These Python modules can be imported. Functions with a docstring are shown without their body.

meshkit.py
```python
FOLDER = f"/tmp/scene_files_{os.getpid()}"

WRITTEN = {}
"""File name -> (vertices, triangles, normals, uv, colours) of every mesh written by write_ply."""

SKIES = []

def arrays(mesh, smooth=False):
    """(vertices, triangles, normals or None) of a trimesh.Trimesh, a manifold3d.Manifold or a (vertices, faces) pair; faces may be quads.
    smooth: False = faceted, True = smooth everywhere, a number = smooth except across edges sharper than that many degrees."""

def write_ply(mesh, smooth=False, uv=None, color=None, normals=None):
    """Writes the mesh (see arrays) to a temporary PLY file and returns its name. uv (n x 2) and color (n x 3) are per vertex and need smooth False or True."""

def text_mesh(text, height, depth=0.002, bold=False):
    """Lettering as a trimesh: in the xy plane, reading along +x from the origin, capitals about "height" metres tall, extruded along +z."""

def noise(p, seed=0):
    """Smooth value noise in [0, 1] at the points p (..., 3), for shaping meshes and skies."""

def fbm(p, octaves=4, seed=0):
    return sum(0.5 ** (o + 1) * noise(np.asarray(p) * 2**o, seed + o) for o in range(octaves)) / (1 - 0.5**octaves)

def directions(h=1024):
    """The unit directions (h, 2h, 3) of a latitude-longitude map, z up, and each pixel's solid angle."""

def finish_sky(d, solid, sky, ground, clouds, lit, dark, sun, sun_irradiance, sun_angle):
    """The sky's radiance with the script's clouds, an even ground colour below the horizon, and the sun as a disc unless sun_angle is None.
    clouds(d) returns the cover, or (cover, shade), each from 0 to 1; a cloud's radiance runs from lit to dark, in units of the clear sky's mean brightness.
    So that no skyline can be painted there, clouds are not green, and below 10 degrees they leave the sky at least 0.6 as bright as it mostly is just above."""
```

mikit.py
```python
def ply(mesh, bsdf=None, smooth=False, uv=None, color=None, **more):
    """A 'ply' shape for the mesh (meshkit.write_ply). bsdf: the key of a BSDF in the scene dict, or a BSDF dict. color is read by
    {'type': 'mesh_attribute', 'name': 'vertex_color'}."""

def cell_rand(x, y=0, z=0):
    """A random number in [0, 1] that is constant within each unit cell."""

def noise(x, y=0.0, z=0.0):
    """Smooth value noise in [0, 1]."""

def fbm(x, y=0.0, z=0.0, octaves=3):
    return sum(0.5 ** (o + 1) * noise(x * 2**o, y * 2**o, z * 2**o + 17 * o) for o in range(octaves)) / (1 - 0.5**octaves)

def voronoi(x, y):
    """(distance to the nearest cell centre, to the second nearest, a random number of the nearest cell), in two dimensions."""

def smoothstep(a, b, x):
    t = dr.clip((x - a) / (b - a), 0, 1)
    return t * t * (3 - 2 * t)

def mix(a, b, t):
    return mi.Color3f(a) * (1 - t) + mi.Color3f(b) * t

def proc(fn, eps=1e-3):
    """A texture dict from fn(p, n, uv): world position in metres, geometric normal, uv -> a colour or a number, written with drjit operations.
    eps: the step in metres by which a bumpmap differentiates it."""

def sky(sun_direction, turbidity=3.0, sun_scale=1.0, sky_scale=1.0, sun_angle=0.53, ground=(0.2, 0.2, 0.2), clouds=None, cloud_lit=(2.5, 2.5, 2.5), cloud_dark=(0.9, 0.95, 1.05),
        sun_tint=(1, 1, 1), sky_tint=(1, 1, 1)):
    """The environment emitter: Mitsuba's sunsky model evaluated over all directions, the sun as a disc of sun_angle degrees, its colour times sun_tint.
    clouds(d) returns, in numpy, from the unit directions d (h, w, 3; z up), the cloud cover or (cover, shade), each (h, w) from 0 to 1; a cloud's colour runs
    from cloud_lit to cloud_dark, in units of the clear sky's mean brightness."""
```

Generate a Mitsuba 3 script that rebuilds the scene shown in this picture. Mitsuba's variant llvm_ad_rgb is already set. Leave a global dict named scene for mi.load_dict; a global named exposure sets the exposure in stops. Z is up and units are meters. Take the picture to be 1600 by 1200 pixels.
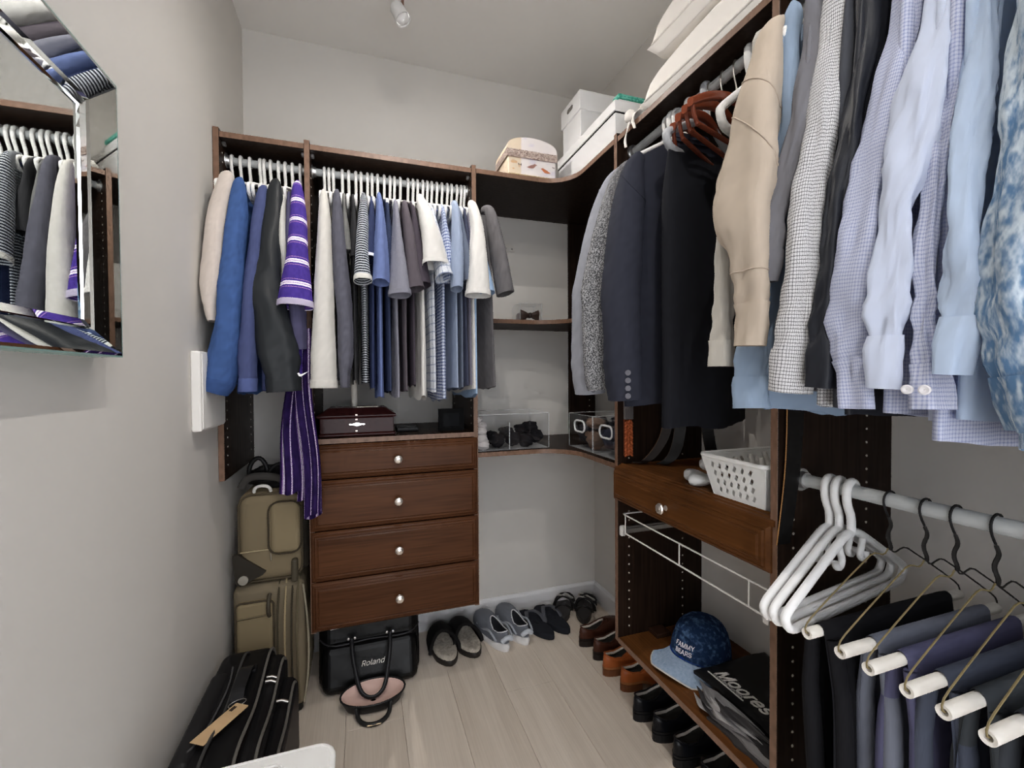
import math, random, numpy as np, trimesh, mitsuba as mi, drjit as dr, mikit, meshkit
from mikit import proc, fbm, noise, voronoi, smoothstep, mix, cell_rand
from shapely.geometry import Polygon, Point, box as sbox
T = mi.ScalarTransform4f

# ------------------------------------------------------------------ camera, light, exposure
exposure = -0.58
CAM = np.array([0.0, 0.0, 1.256])
_y, _p, _r = 0.32642, 0.01838, -0.00685
_fw = np.array([math.sin(_y)*math.cos(_p), math.cos(_y)*math.cos(_p), -math.sin(_p)])
_rt = np.array([math.cos(_y), -math.sin(_y), 0.0]); _up = np.cross(_rt, _fw)
_up = -math.sin(_r)*_rt + math.cos(_r)*_up
scene = {'type': 'scene'}
labels = {}
scene['camera'] = {'type': 'perspective', 'fov': 2*math.degrees(math.atan(800/694.77)), 'fov_axis': 'x', 'near_clip': 0.02, 'far_clip': 100.0,
    'to_world': T().look_at(origin=CAM.tolist(), target=(CAM+_fw).tolist(), up=_up.tolist())}
# daylight of the bedroom that enters through the open doorway behind the camera
scene['doorway_daylight'] = {'type': 'constant', 'radiance': {'type': 'rgb', 'value': [4.3, 4.4, 4.6]}}
TRACK_HEADS = [  # position of the lamp face, point it is aimed at, watts
    ((0.165, 1.735, 2.60), (0.98, 1.22, 0.9), 3.4),
    ((0.165, 1.10, 2.60), (0.15, 2.0, 1.2), 2.6),
    ((0.165, 0.50, 2.60), (-0.15, 1.9, 0.6), 2.6),
    ((0.165, -0.10, 2.60), (0.75, 0.9, 1.0), 3.2),
]
LAMP_TINT = (1.0, 0.95, 0.89)

# ------------------------------------------------------------------ helpers
def lin(c):
    c = np.asarray(c, float)
    c = c/255.0 if c.max() > 1.001 else c
    return np.where(c <= 0.04045, c/12.92, ((c+0.055)/1.055)**2.4)
def rgb(c): return {'type': 'rgb', 'value': [float(x) for x in lin(c)]}
def two(b): return {'type': 'twosided', 'bsdf': b}
def ref(k): return {'type': 'ref', 'id': k}
def pbsdf(key, color, rough=0.6, spec=0.4, **kw):
    col = color if isinstance(color, dict) else rgb(color)
    scene[key] = two({'type': 'principled', 'base_color': col, 'roughness': rough, 'specular': spec, **kw})
VC = {'type': 'mesh_attribute', 'name': 'vertex_color'}
pbsdf('mat_cloth', VC, 0.9, 0.12, sheen=0.15)
pbsdf('mat_satin', VC, 0.45, 0.22)
pbsdf('mat_gloss', VC, 0.2, 0.2)
pbsdf('mat_leather', VC, 0.33, 0.2)
pbsdf('mat_metal', VC, 0.25, 0.5, metallic=0.9)
scene['mat_mirror'] = {'type': 'conductor', 'material': 'none', 'specular_reflectance': {'type': 'rgb', 'value': [0.86, 0.89, 0.88]}}
scene['mat_acrylic'] = {'type': 'thindielectric', 'int_ior': 1.3, 'specular_transmittance': {'type': 'rgb', 'value': [0.93, 0.94, 0.95]}}

_used = {}
def numbered(name):
    n = _used.get(name, -1)+1; _used[name] = n
    return name if n == 0 else f'{name}_{n:03d}'
def thing(name, label, cat, group=None):
    k = numbered(name); labels[k] = {'label': label, 'category': cat}
    if group: labels[k]['group'] = group
    return k
def put(key, mesh, bsdf, col=None, smooth=False, uv=None, **kw):
    if isinstance(mesh, tuple):
        v, f = np.asarray(mesh[0], float), np.asarray(mesh[1], int)
        if f.shape[1] == 4: f = np.vstack([f[:, [0, 1, 2]], f[:, [0, 2, 3]]])
        mesh = trimesh.Trimesh(v, f, process=False)
    if smooth not in (False, True):
        mesh = trimesh.graph.smooth_shade(mesh, angle=math.radians(smooth), facet_minarea=None); smooth = True
    c = None
    if col is not None:
        c = np.asarray(col, float)
        c = np.tile(lin(c), (len(mesh.vertices), 1)) if c.ndim == 1 else c
    scene[key] = mikit.ply(mesh, bsdf, smooth=smooth, uv=uv, color=c, **kw)
    return key
def part(name, mesh, bsdf, parent, col=None, smooth=False, uv=None, label=None, kind=None, **kw):
    k = put(numbered(parent+'__'+name), mesh, bsdf, col, smooth, uv, **kw)
    if label or kind:
        labels[k] = {}
        if label: labels[k]['label'] = label
        if kind: labels[k]['kind'] = kind
    return k
def single(name, mesh, bsdf, label, cat, col=None, smooth=False, uv=None, group=None, **kw):
    return put(thing(name, label, cat, group), mesh, bsdf, col, smooth, uv, **kw)
def struct(name, mesh, bsdf, col=None, smooth=False, **kw):
    k = put(numbered(name), mesh, bsdf, col, smooth, **kw); labels[k] = {'kind': 'structure'}; return k
def share(name, src, parent, to_world=None):
    k = numbered(parent+'__'+name); d = dict(scene[src])
    if to_world is not None: d['to_world'] = to_world
    scene[k] = d; return k
cat_ = trimesh.util.concatenate
def join(ms): return cat_([trimesh.Trimesh(np.asarray(m[0], float), tri(m[1]), process=False) if isinstance(m, tuple) else m for m in ms])
def tri(f):
    f = np.asarray(f, int)
    return np.vstack([f[:, [0, 1, 2]], f[:, [0, 2, 3]]]) if f.shape[1] == 4 else f
def hull(p): return trimesh.convex.convex_hull(np.asarray(p, float))
def bx(x0, x1, y0, y1, z0, z1, b=0.0012):
    x0, x1 = min(x0, x1), max(x0, x1); y0, y1 = min(y0, y1), max(y0, y1); z0, z1 = min(z0, z1), max(z0, z1)
    b = min(b, (x1-x0)*.4, (y1-y0)*.4, (z1-z0)*.4); p = []
    for sx in (0, 1):
        for sy in (0, 1):
            for sz in (0, 1):
                c = [x1 if sx else x0, y1 if sy else y0, z1 if sz else z0]; d = [-1 if s else 1 for s in (sx, sy, sz)]
                for k in range(3):
                    q = [c[i]+(0 if i == k else d[i]*b) for i in range(3)]; p.append(q)
    return hull(p)
def slab(x0, x1, y0, y1, z0, z1):
    return trimesh.creation.box(bounds=[[min(x0,x1), min(y0,y1), min(z0,z1)], [max(x0,x1), max(y0,y1), max(z0,z1)]])
_ICO = trimesh.creation.icosphere(subdivisions=2).vertices
_ICO1 = trimesh.creation.icosphere(subdivisions=1).vertices
def rbox(x0, x1, y0, y1, z0, z1, r, fine=True):
    s = _ICO if fine else _ICO1
    r = min(r, abs(x1-x0)*.499, abs(y1-y0)*.499, abs(z1-z0)*.499)
    c = [[x, y, z] for x in (min(x0,x1)+r, max(x0,x1)-r) for y in (min(y0,y1)+r, max(y0,y1)-r) for z in (min(z0,z1)+r, max(z0,z1)-r)]
    return hull((np.array(c)[:, None]+s[None]*r).reshape(-1, 3))
def grid(P, cu=False, cv=False):
    """P (n, m, 3) as a surface; cu closes the first index, cv the second."""
    P = np.asarray(P, float); n, m = P.shape[:2]
    i = np.arange(n if cu else n-1); j = np.arange(m if cv else m-1)
    i, j = np.meshgrid(i, j, indexing='ij'); i2, j2 = (i+1) % n, (j+1) % m
    q = np.stack([i*m+j, i2*m+j, i2*m+j2, i*m+j2], -1).reshape(-1, 4)
    return P.reshape(-1, 3), tri(q)
def loft(rings, cap0=True, cap1=True):
    """rings (n, m, 3): closed loops, joined and capped."""
    R = np.asarray(rings, float); n, m = R.shape[:2]; v, f = grid(R, cv=True); f = [f]; v = [v]
    for flag, k in ((cap0, 0), (cap1, n-1)):
        if flag:
            c = len(np.vstack(v)); v.append(R[k].mean(0)[None]); j = np.arange(m); j2 = (j+1) % m
            t = np.stack([k*m+j, k*m+j2, j*0+c], 1); f.append(t if k else t[:, ::-1])
    mm = trimesh.Trimesh(np.vstack(v), np.vstack(f), process=False); return mm
def tube(path, r, n=8, caps=True, closed=False, flat=None):
    """A tube of radius r (number or per point) along the path; flat=(direction, factor) squashes it along a direction."""
    p = np.asarray(path, float); m = len(p); r = np.broadcast_to(np.asarray(r, float), (m,))
    t = (np.roll(p, -1, 0)-np.roll(p, 1, 0)) if closed else np.gradient(p, axis=0)
    t /= np.linalg.norm(t, axis=1, keepdims=True)+1e-12
    a = np.cross(t[0], [0, 0, 1.0] if abs(t[0][2]) < .9 else [1.0, 0, 0]); a /= np.linalg.norm(a)
    ang = np.arange(n)*2*np.pi/n; R = []
    for k in range(m):
        a = a-t[k]*(a@t[k]); a /= np.linalg.norm(a)+1e-12; b = np.cross(t[k], a)
        o = np.cos(ang)[:, None]*a+np.sin(ang)[:, None]*b
        if flat is not None:
            d = np.asarray(flat[0], float); o = o-np.outer(o@d, d)*(1-flat[1])
        R.append(p[k]+r[k]*o)
    R = np.array(R)
    if closed: v, f = grid(R, cu=True, cv=True); return trimesh.Trimesh(v, f, process=False)
    return loft(R, caps, caps)
def lathe(prof, n=24, at=(0, 0, 0), axis='z', cap=True):
    p = np.asarray(prof, float); ang = np.arange(n)*2*np.pi/n
    R = np.stack([p[:, None, 0]*np.cos(ang), p[:, None, 0]*np.sin(ang), np.repeat(p[:, 1:2], n, 1)], -1)
    if axis == 'y': R = R[..., [0, 2, 1]]*[1, -1, 1]
    if axis == 'x': R = R[..., [2, 0, 1]]
    return loft(R+np.asarray(at, float), cap, cap)
def extr(poly, h, M=None):
    m = trimesh.creation.extrude_polygon(poly, h, engine='earcut')
    if M is not None: m.apply_transform(M)
    return m
def frame(o, ex, ey, ez):
    M = np.eye(4); M[:3, 0], M[:3, 1], M[:3, 2], M[:3, 3] = ex, ey, ez, o; return M
def rotz(d):
    c, s = math.cos(math.radians(d)), math.sin(math.radians(d)); M = np.eye(4); M[:2, :2] = [[c, -s], [s, c]]; return M
def move(m, x=0, y=0, z=0, rz=0, M=None):
    m = trimesh.Trimesh(np.array(m.vertices), np.array(m.faces), process=False) if not isinstance(m, tuple) else trimesh.Trimesh(m[0], tri(m[1]), process=False)
    if M is not None: m.apply_transform(M)
    if rz: m.apply_transform(rotz(rz))
    m.apply_translation([x, y, z]); return m
def smooth_path(pts, n=24, closed=False):
    from scipy.interpolate import CubicSpline
    p = np.asarray(pts, float)
    if closed: p = np.vstack([p, p[:1]])
    d = np.r_[0, np.cumsum(np.linalg.norm(np.diff(p, axis=0), axis=1)+1e-9)]
    cs = CubicSpline(d, p, bc_type='periodic' if closed else 'natural')
    return cs(np.linspace(0, d[-1], n, endpoint=not closed))
def rrect(w, h, r, n=5):
    """Rounded rectangle loop, centred, (m, 2)."""
    out = []
    for cx, cy, a0 in ((w/2-r, h/2-r, 0), (-w/2+r, h/2-r, 90), (-w/2+r, -h/2+r, 180), (w/2-r, -h/2+r, 270)):
        for a in np.linspace(a0, a0+90, n): out.append((cx+r*math.cos(math.radians(a)), cy+r*math.sin(math.radians(a))))
    return np.array(out)

# ------------------------------------------------------------------ procedural materials
def _wood(ax):
    def fn(p, n, uv):
        a = [p.x, p.y, p.z]; l = a.pop(ax); u, w = a
        g = fbm(u*26+fbm(l*2.2, u*7, w*7, 2)*2.2, w*26, l*1.7, 3)
        fine = noise(u*210, w*210, l*9)
        t = dr.clip(0.62*g+0.30*fine, 0, 1)
        return mix((0.046, 0.0175, 0.0065), (0.185, 0.070, 0.021), t) if ax == 1 else mix((0.030, 0.0115, 0.0058), (0.118, 0.047, 0.0205), t)
    return fn
for _k, _n in enumerate('xyz'):
    pbsdf('mat_wood_'+_n, proc(_wood(_k)), 0.30, 0.09)
def _panel(p, n, uv):
    g = noise(p.x*160, p.y*160, p.z*7); return mix((0.011, 0.0062, 0.0044), (0.024, 0.0132, 0.0086), g)
pbsdf('mat_panel', proc(_panel), 0.42, 0.10)
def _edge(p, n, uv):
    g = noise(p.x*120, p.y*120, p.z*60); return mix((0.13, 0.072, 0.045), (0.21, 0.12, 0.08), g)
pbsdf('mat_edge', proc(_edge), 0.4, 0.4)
def _plank(p, n, uv):
    c = dr.floor((p.x+0.469)/0.2); k = cell_rand(c, 3, 1)
    g = fbm(p.x*34+3*fbm(p.y*1.4+9*k, p.x*5, c, 2), p.y*1.6+7*k, c, 3); f = noise(p.x*300, p.y*9, 2.0)
    return mix((0.48, 0.405, 0.33), (0.70, 0.62, 0.535), dr.clip(.65*g+.2*f+.25*k, 0, 1))
pbsdf('mat_plank', proc(_plank), 0.5, 0.35)
def _wall(p, n, uv):
    return mix((0.645, 0.622, 0.590), (0.665, 0.642, 0.610), fbm(p.x*3, p.y*3, p.z*3, 2))
scene['mat_wall'] = two({'type': 'diffuse', 'reflectance': proc(_wall)})
scene['mat_ceiling'] = two({'type': 'diffuse', 'reflectance': {'type': 'rgb', 'value': [0.82, 0.80, 0.765]}})
pbsdf('mat_trim', (226, 226, 228), 0.45, 0.4)
def stripes(v, w, period, off=0.0):
    t = (v+off)/period; t = t-dr.floor(t); return dr.select(dr.abs(t-0.5) < 0.5*w/period, mi.Float(1), mi.Float(0))
def _purple(p, n, uv):
    v = uv.y; P = 0.072
    c = mix((0.050, 0.028, 0.21), (0.070, 0.040, 0.27), noise(uv.x*90, uv.y*90))
    c = mix(c, (0.40, 0.22, 0.46), stripes(v, 0.027, P)); c = mix(c, (0.062, 0.034, 0.24), stripes(v, 0.0235, P))
    c = mix(c, (0.80, 0.74, 0.86), stripes(v, 0.0125, P)); return mix(c, (0.34, 0.22, 0.48), stripes(v, 0.002, P))
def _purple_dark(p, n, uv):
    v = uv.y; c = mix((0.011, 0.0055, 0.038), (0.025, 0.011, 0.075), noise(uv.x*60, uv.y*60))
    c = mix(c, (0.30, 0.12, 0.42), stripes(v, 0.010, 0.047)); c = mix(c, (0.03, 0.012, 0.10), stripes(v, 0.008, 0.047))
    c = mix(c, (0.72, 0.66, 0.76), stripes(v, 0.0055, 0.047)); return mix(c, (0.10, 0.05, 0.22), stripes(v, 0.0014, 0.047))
def _polo(p, n, uv):
    return mix((0.012, 0.015, 0.022), (0.42, 0.44, 0.47), stripes(uv.y, 0.0045, 0.0085))
def _grid(p, n, uv):
    a, b = stripes(uv.x, 0.0013, 0.0056), stripes(uv.y, 0.0015, 0.0056)
    return mix((0.60, 0.60, 0.61), (0.05, 0.05, 0.06), dr.clip(a*.65+b*.65, 0, 1))
def _bluecheck(p, n, uv):
    a, b = stripes(uv.x, 0.0021, 0.0052), stripes(uv.y, 0.0021, 0.0052)
    return mix((0.50, 0.525, 0.63), (0.17, 0.205, 0.40), dr.clip(a*.36+b*.36, 0, 1))
def _gingham(p, n, uv):
    a, b = stripes(uv.x, 0.006, 0.012), stripes(uv.y, 0.006, 0.012)
    return mix((0.62, 0.66, 0.74), (0.03, 0.06, 0.20), dr.clip(a*.6+b*.6, 0, 1))
def _plaid(p, n, uv):
    a, b = stripes(uv.x, 0.004, 0.03), stripes(uv.y, 0.004, 0.03)
    return mix((0.60, 0.62, 0.65), (0.12, 0.16, 0.28), dr.clip(a*.6+b*.6+.25*noise(uv.x*300, uv.y*300), 0, 1))
def _marble(p, n, uv):
    t = .50*fbm(uv.x*24, uv.y*4, 3.0, 2)+.50*fbm(uv.x*150, uv.y*90, 3.0, 3)
    return mix((0.085, 0.165, 0.29), (0.47, 0.54, 0.60), smoothstep(0.30, 0.66, t))
def _micro(p, n, uv):
    a, b = stripes(uv.x, 0.002, 0.004), stripes(uv.y, 0.002, 0.004)
    return mix((0.27, 0.27, 0.31), (0.13, 0.13, 0.17), a*b+(1-a)*(1-b))
def _tweed(p, n, uv):
    return mix((0.05, 0.05, 0.055), (0.30, 0.30, 0.31), smoothstep(.35, .7, noise(uv.x*420, uv.y*420)))
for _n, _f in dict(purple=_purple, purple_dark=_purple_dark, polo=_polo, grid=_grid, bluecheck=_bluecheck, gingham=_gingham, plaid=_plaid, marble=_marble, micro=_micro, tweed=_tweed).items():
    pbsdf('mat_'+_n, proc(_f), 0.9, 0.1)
def _denim(p, n, uv):
    return mix((0.012, 0.028, 0.075), (0.075, 0.14, 0.25), smoothstep(.45, .85, fbm(p.x*90, p.y*90, p.z*90, 3)))
pbsdf('mat_denim', proc(_denim), 0.9, 0.1)
def _fleece(p, n, uv):
    return mix((0.26, 0.225, 0.18), (0.62, 0.57, 0.50), fbm(p.x*110, p.y*110, p.z*110, 3))
pbsdf('mat_fleece', proc(_fleece), 0.95, 0.05)
# ================================================================== the room
XL, XR, YF, YB, ZC = -0.469, 1.231, -0.55, 2.2076, 2.759
struct('wall_left', slab(XL-.1, XL, YF-.1, YB+.1, 0, ZC), 'mat_wall')
struct('wall_right', slab(XR, XR+.1, YF-.1, YB+.1, 0, ZC), 'mat_wall')
struct('wall_back', slab(XL, XR, YB, YB+.1, 0, ZC), 'mat_wall')
struct('wall_front', join([slab(XL, -.40, YF-.1, YF, 0, ZC), slab(.98, XR, YF-.1, YF, 0, ZC), slab(-.40, .98, YF-.1, YF, 2.30, ZC)]), 'mat_wall')
struct('ceiling', slab(XL-.1, XR+.1, YF-.1, YB+.1, ZC, ZC+.1), 'mat_ceiling')
struct('floor', slab(XL-.1, XR+.1, YF-.6, YB+.1, -.1, -.012), 'mat_wall')
for c in range(9):
    x0 = XL+c*0.2; x1 = min(x0+0.2, XR); y = YF-.6+(-0.83+0.57*(c % 3) if c % 3 else -.25); L = 1.25
    while y < YB:
        a, b = max(y, YF-.6), min(y+L, YB)
        if b-a > .02: part('plank', bx(x0+.0004, x1-.0004, a+.0004, b-.0004, -.012, 0, .0009), 'mat_plank', 'floor')
        y += L
def baseboard(name, fn):
    struct(name, fn, 'mat_trim', smooth=30)
prof = Polygon([(0, 0), (.014, 0), (.014, .085), (.011, .092), (.007, .096), (.005, .103), (0, .103)])
def board(a, b, inward):
    a, b = np.array([*a, 0.0]), np.array([*b, 0.0]); d = b-a; L = np.linalg.norm(d); d /= L
    return extr(prof, L, frame(a, np.array([*inward, 0.0]), [0, 0, 1.0], d) if np.dot(np.cross([*inward, 0.0], [0, 0, 1.0]), d) > 0 else frame(b, np.array([*inward, 0.0]), [0, 0, 1.0], -d))
baseboard('baseboard_back', board((XL, YB), (XR, YB), (0, -1)))
baseboard('baseboard_right', board((XR, YB-.014), (XR, YF), (-1, 0)))
baseboard('baseboard_left', board((XL, YF), (XL, YB-.014), (1, 0)))
# white access cover on the left wall
t = thing('wall_cover', 'white rectangular cover box on the left wall beside the hanging blue hoodie', 'wall box')
part('box', rbox(XL, XL+.026, 1.515, 1.752, 1.098, 1.335, .006), 'mat_satin', t, (228, 226, 222), 30)
part('lid', rbox(XL+.0265, XL+.0295, 1.523, 1.744, 1.106, 1.327, .0014, False), 'mat_satin', t, (232, 230, 226), 30)
# track light on the ceiling
t = thing('track_light', 'white ceiling track light with a lit spot lamp', 'ceiling light')
part('rail', bx(.150, .180, -.45, 1.80, ZC-.022, ZC, .003), 'mat_satin', t, (225, 225, 222))
for k, (pos, aim, w) in enumerate(TRACK_HEADS):
    pos, aim = np.array(pos), np.array(aim); d = (aim-pos)/np.linalg.norm(aim-pos)
    ex = np.cross(d, [0, 0, 1.0]); ex /= np.linalg.norm(ex); ey = np.cross(d, ex); M = frame(pos, ex, ey, d)
    can = lathe([(.010, -.066), (.020, -.064), (.026, -.05), (.028, -.012), (.030, .004), (.0275, .004), (.026, -.004), (.001, -.006)], 24, cap=False)
    h = part('lamp_head', move(can, M=M), 'mat_satin', t, (215, 215, 214), 40)
    q = pos-d*.05
    part('arm', join([tube([[pos[0], q[1], ZC-.022], [pos[0], q[1], q[2]+.02]], .005, 8), tube([[pos[0], q[1], q[2]+.02], q], .006, 8), lathe([(.016, ZC-.045), (.018, ZC-.0225)], 16, (pos[0], q[1], 0))]), 'mat_metal', h, (150, 120, 105), 40)
    disc = lathe([(.0255, -.0035), (.024, .001), (.012, .004), (.001, .005)], 24)
    part('bulb', move(disc, M=M), 'mat_satin', h, (240, 240, 240), emitter={'type': 'area', 'radiance': {'type': 'rgb', 'value': [float(c*w*18) for c in LAMP_TINT]}})
    sp = pos+d*.008
    scene[f'spot_beam_{k}'] = {'type': 'spot', 'to_world': T().look_at(origin=sp.tolist(), target=aim.tolist(), up=[0.01, 0.02, 1]), 'intensity': {'type': 'rgb', 'value': [float(c*w) for c in LAMP_TINT]}, 'cutoff_angle': 62.0, 'beam_width': 22.0}

# ================================================================== mirror on the left wall
t = thing('wall_mirror', 'large mirror in a wide sloping mirror glass surround hanging on the left wall', 'mirror')
my0, my1, mz0, mz1, fx = .30, 1.027, 1.2985, 1.797, -.455
part('backing', slab(XL+.001, fx-.001, my0+.004, my1-.004, mz0+.004, mz1-.004), 'mat_satin', t, (20, 20, 22))
def strip(a, b, c, d): return trimesh.Trimesh([a, b, c, d], [[0, 1, 2], [0, 2, 3]], process=False)
oy0, oy1, oz0, oz1 = my0, my1, mz0, mz1; iy0, iy1, iz0, iz1 = my0+.053, my1-.053, mz0+.0465, mz1-.059
def mitre(o, i, xo, xi, nm, mat='mat_mirror', col=None, w=.012):
    """Four mitred strips between the rectangle o (y0, y1, z0, z1) at xo and i at xi, with a flat bevel at each edge."""
    O = [(xo, o[0], o[2]), (xo, o[1], o[2]), (xo, o[1], o[3]), (xo, o[0], o[3])]; I = [(xi, i[0], i[2]), (xi, i[1], i[2]), (xi, i[1], i[3]), (xi, i[0], i[3])]
    for k in range(4):
        j = (k+1) % 4; a, b, c, d = map(np.array, (O[k], O[j], I[j], I[k]))
        q = [a, b, a+(d-a)*.09+[.004, 0, 0], b+(c-b)*.09+[.004, 0, 0], a+(d-a)*.91+[.004, 0, 0], b+(c-b)*.91+[.004, 0, 0], d, c]
        v, f = [], []
        for s in range(3):
            n = len(v); v += [q[2*s], q[2*s+1], q[2*s+3], q[2*s+2]]; f += [[n, n+1, n+2], [n, n+2, n+3]]
        part(nm, trimesh.Trimesh(v, f, process=False), mat, t, col)
mitre((oy0, oy1, oz0, oz1), (iy0, iy1, iz0, iz1), -.425, fx+.005, 'frame_glass')
g = .014
mitre((iy0, iy1, iz0, iz1), (iy0+g, iy1-g, iz0+g, iz1-g), fx+.005, fx+.001, 'inner_bevel')
part('glass', strip((fx+.001, iy0+g, iz0+g), (fx+.001, iy1-g, iz0+g), (fx+.001, iy1-g, iz1-g), (fx+.001, iy0+g, iz1-g)), 'mat_mirror', t)
rim = []
for (a, b) in (((oy0, oz0), (oy1, oz0)), ((oy1, oz0), (oy1, oz1)), ((oy1, oz1), (oy0, oz1)), ((oy0, oz1), (oy0, oz0))):
    rim.append(slab(XL, -.4255, min(a[0], b[0])-.003, max(a[0], b[0])+.003, min(a[1], b[1])-.003, max(a[1], b[1])+.003))
part('rim', join(rim), 'mat_gloss', t, (120, 150, 145))

# ================================================================== closet cabinetry
YFr, XFr = 1.763, 0.862
ZT = 2.096
TH = 0.019
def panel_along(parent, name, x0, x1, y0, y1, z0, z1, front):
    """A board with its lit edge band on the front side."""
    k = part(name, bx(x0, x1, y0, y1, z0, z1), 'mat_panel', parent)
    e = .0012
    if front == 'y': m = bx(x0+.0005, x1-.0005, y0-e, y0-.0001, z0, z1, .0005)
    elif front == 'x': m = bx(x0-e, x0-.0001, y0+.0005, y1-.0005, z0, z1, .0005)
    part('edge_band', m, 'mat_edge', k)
    return k
def holes(parent, face, zs, cols):
    """Pale shelf holes on a panel's face: face = ('x', x, side) or ('y', y, side)."""
    ms = []
    ax, val, s = face
    for c in cols:
        for z in zs:
            d = trimesh.creation.cylinder(radius=.0030, height=.0012, sections=8)
            if ax == 'x': d.apply_transform(trimesh.transformations.rotation_matrix(math.pi/2, [0, 1, 0])); d.apply_translation([val+s*.0005, c, z])
            else: d.apply_transform(trimesh.transformations.rotation_matrix(math.pi/2, [1, 0, 0])); d.apply_translation([c, val+s*.0005, z])
            ms.append(d)
    part('shelf_holes', join(ms), 'mat_satin', parent, (190, 182, 172), kind='stuff')
def zs(a, b): return np.arange(a, b, .032)
def raised_front(x0, x1, z0, z1, y):
    """Moulded drawer front facing -y: nested steps on all four sides."""
    st = [(0, 0), (0, .005), (.0075, .0125), (.0100, .0130), (.0112, .0118), (.0150, .0165), (.0200, .0175), (.0222, .0160), (.0275, .0195)]
    R = [[(x0+i, y-d, z0+i), (x1-i, y-d, z0+i), (x1-i, y-d, z1-i), (x0+i, y-d, z1-i)] for i, d in st]
    return loft(R, True, True)
def knob_mesh():
    return lathe([(.0075, 0), (.0085, .002), (.005, .004), (.0045, .012), (.009, .015), (.0155, .019), (.0165, .023), (.014, .027), (.009, .029), (.0085, .0305), (.001, .032)], 20)
t = thing('drawer_closet', 'dark wood closet unit on the back wall with two hanging bays and four drawers', 'closet unit')
BX0, BX1, BX2 = XL+.001, -.186, .434
panel_along(t, 'side_panel', BX0, BX0+TH, YFr, YB, .900, ZT+.012, 'y')
mid = panel_along(t, 'side_panel', BX1, BX1+TH, YFr, YB, .315, ZT+.012, 'y')
right = panel_along(t, 'side_panel', BX2-.004, BX2+TH-.004, YFr, YB, .315, ZT+.012, 'y')
left_panel = t+'__side_panel'
holes(left_panel, ('x', BX0+TH, 1), zs(.95, 2.05), (1.80, 2.15))
holes(mid, ('x', BX1, -1), zs(.95, 2.05), (1.80, 2.15)); holes(mid, ('x', BX1+TH, 1), zs(1.06, 2.05), (1.80, 2.15))
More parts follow.
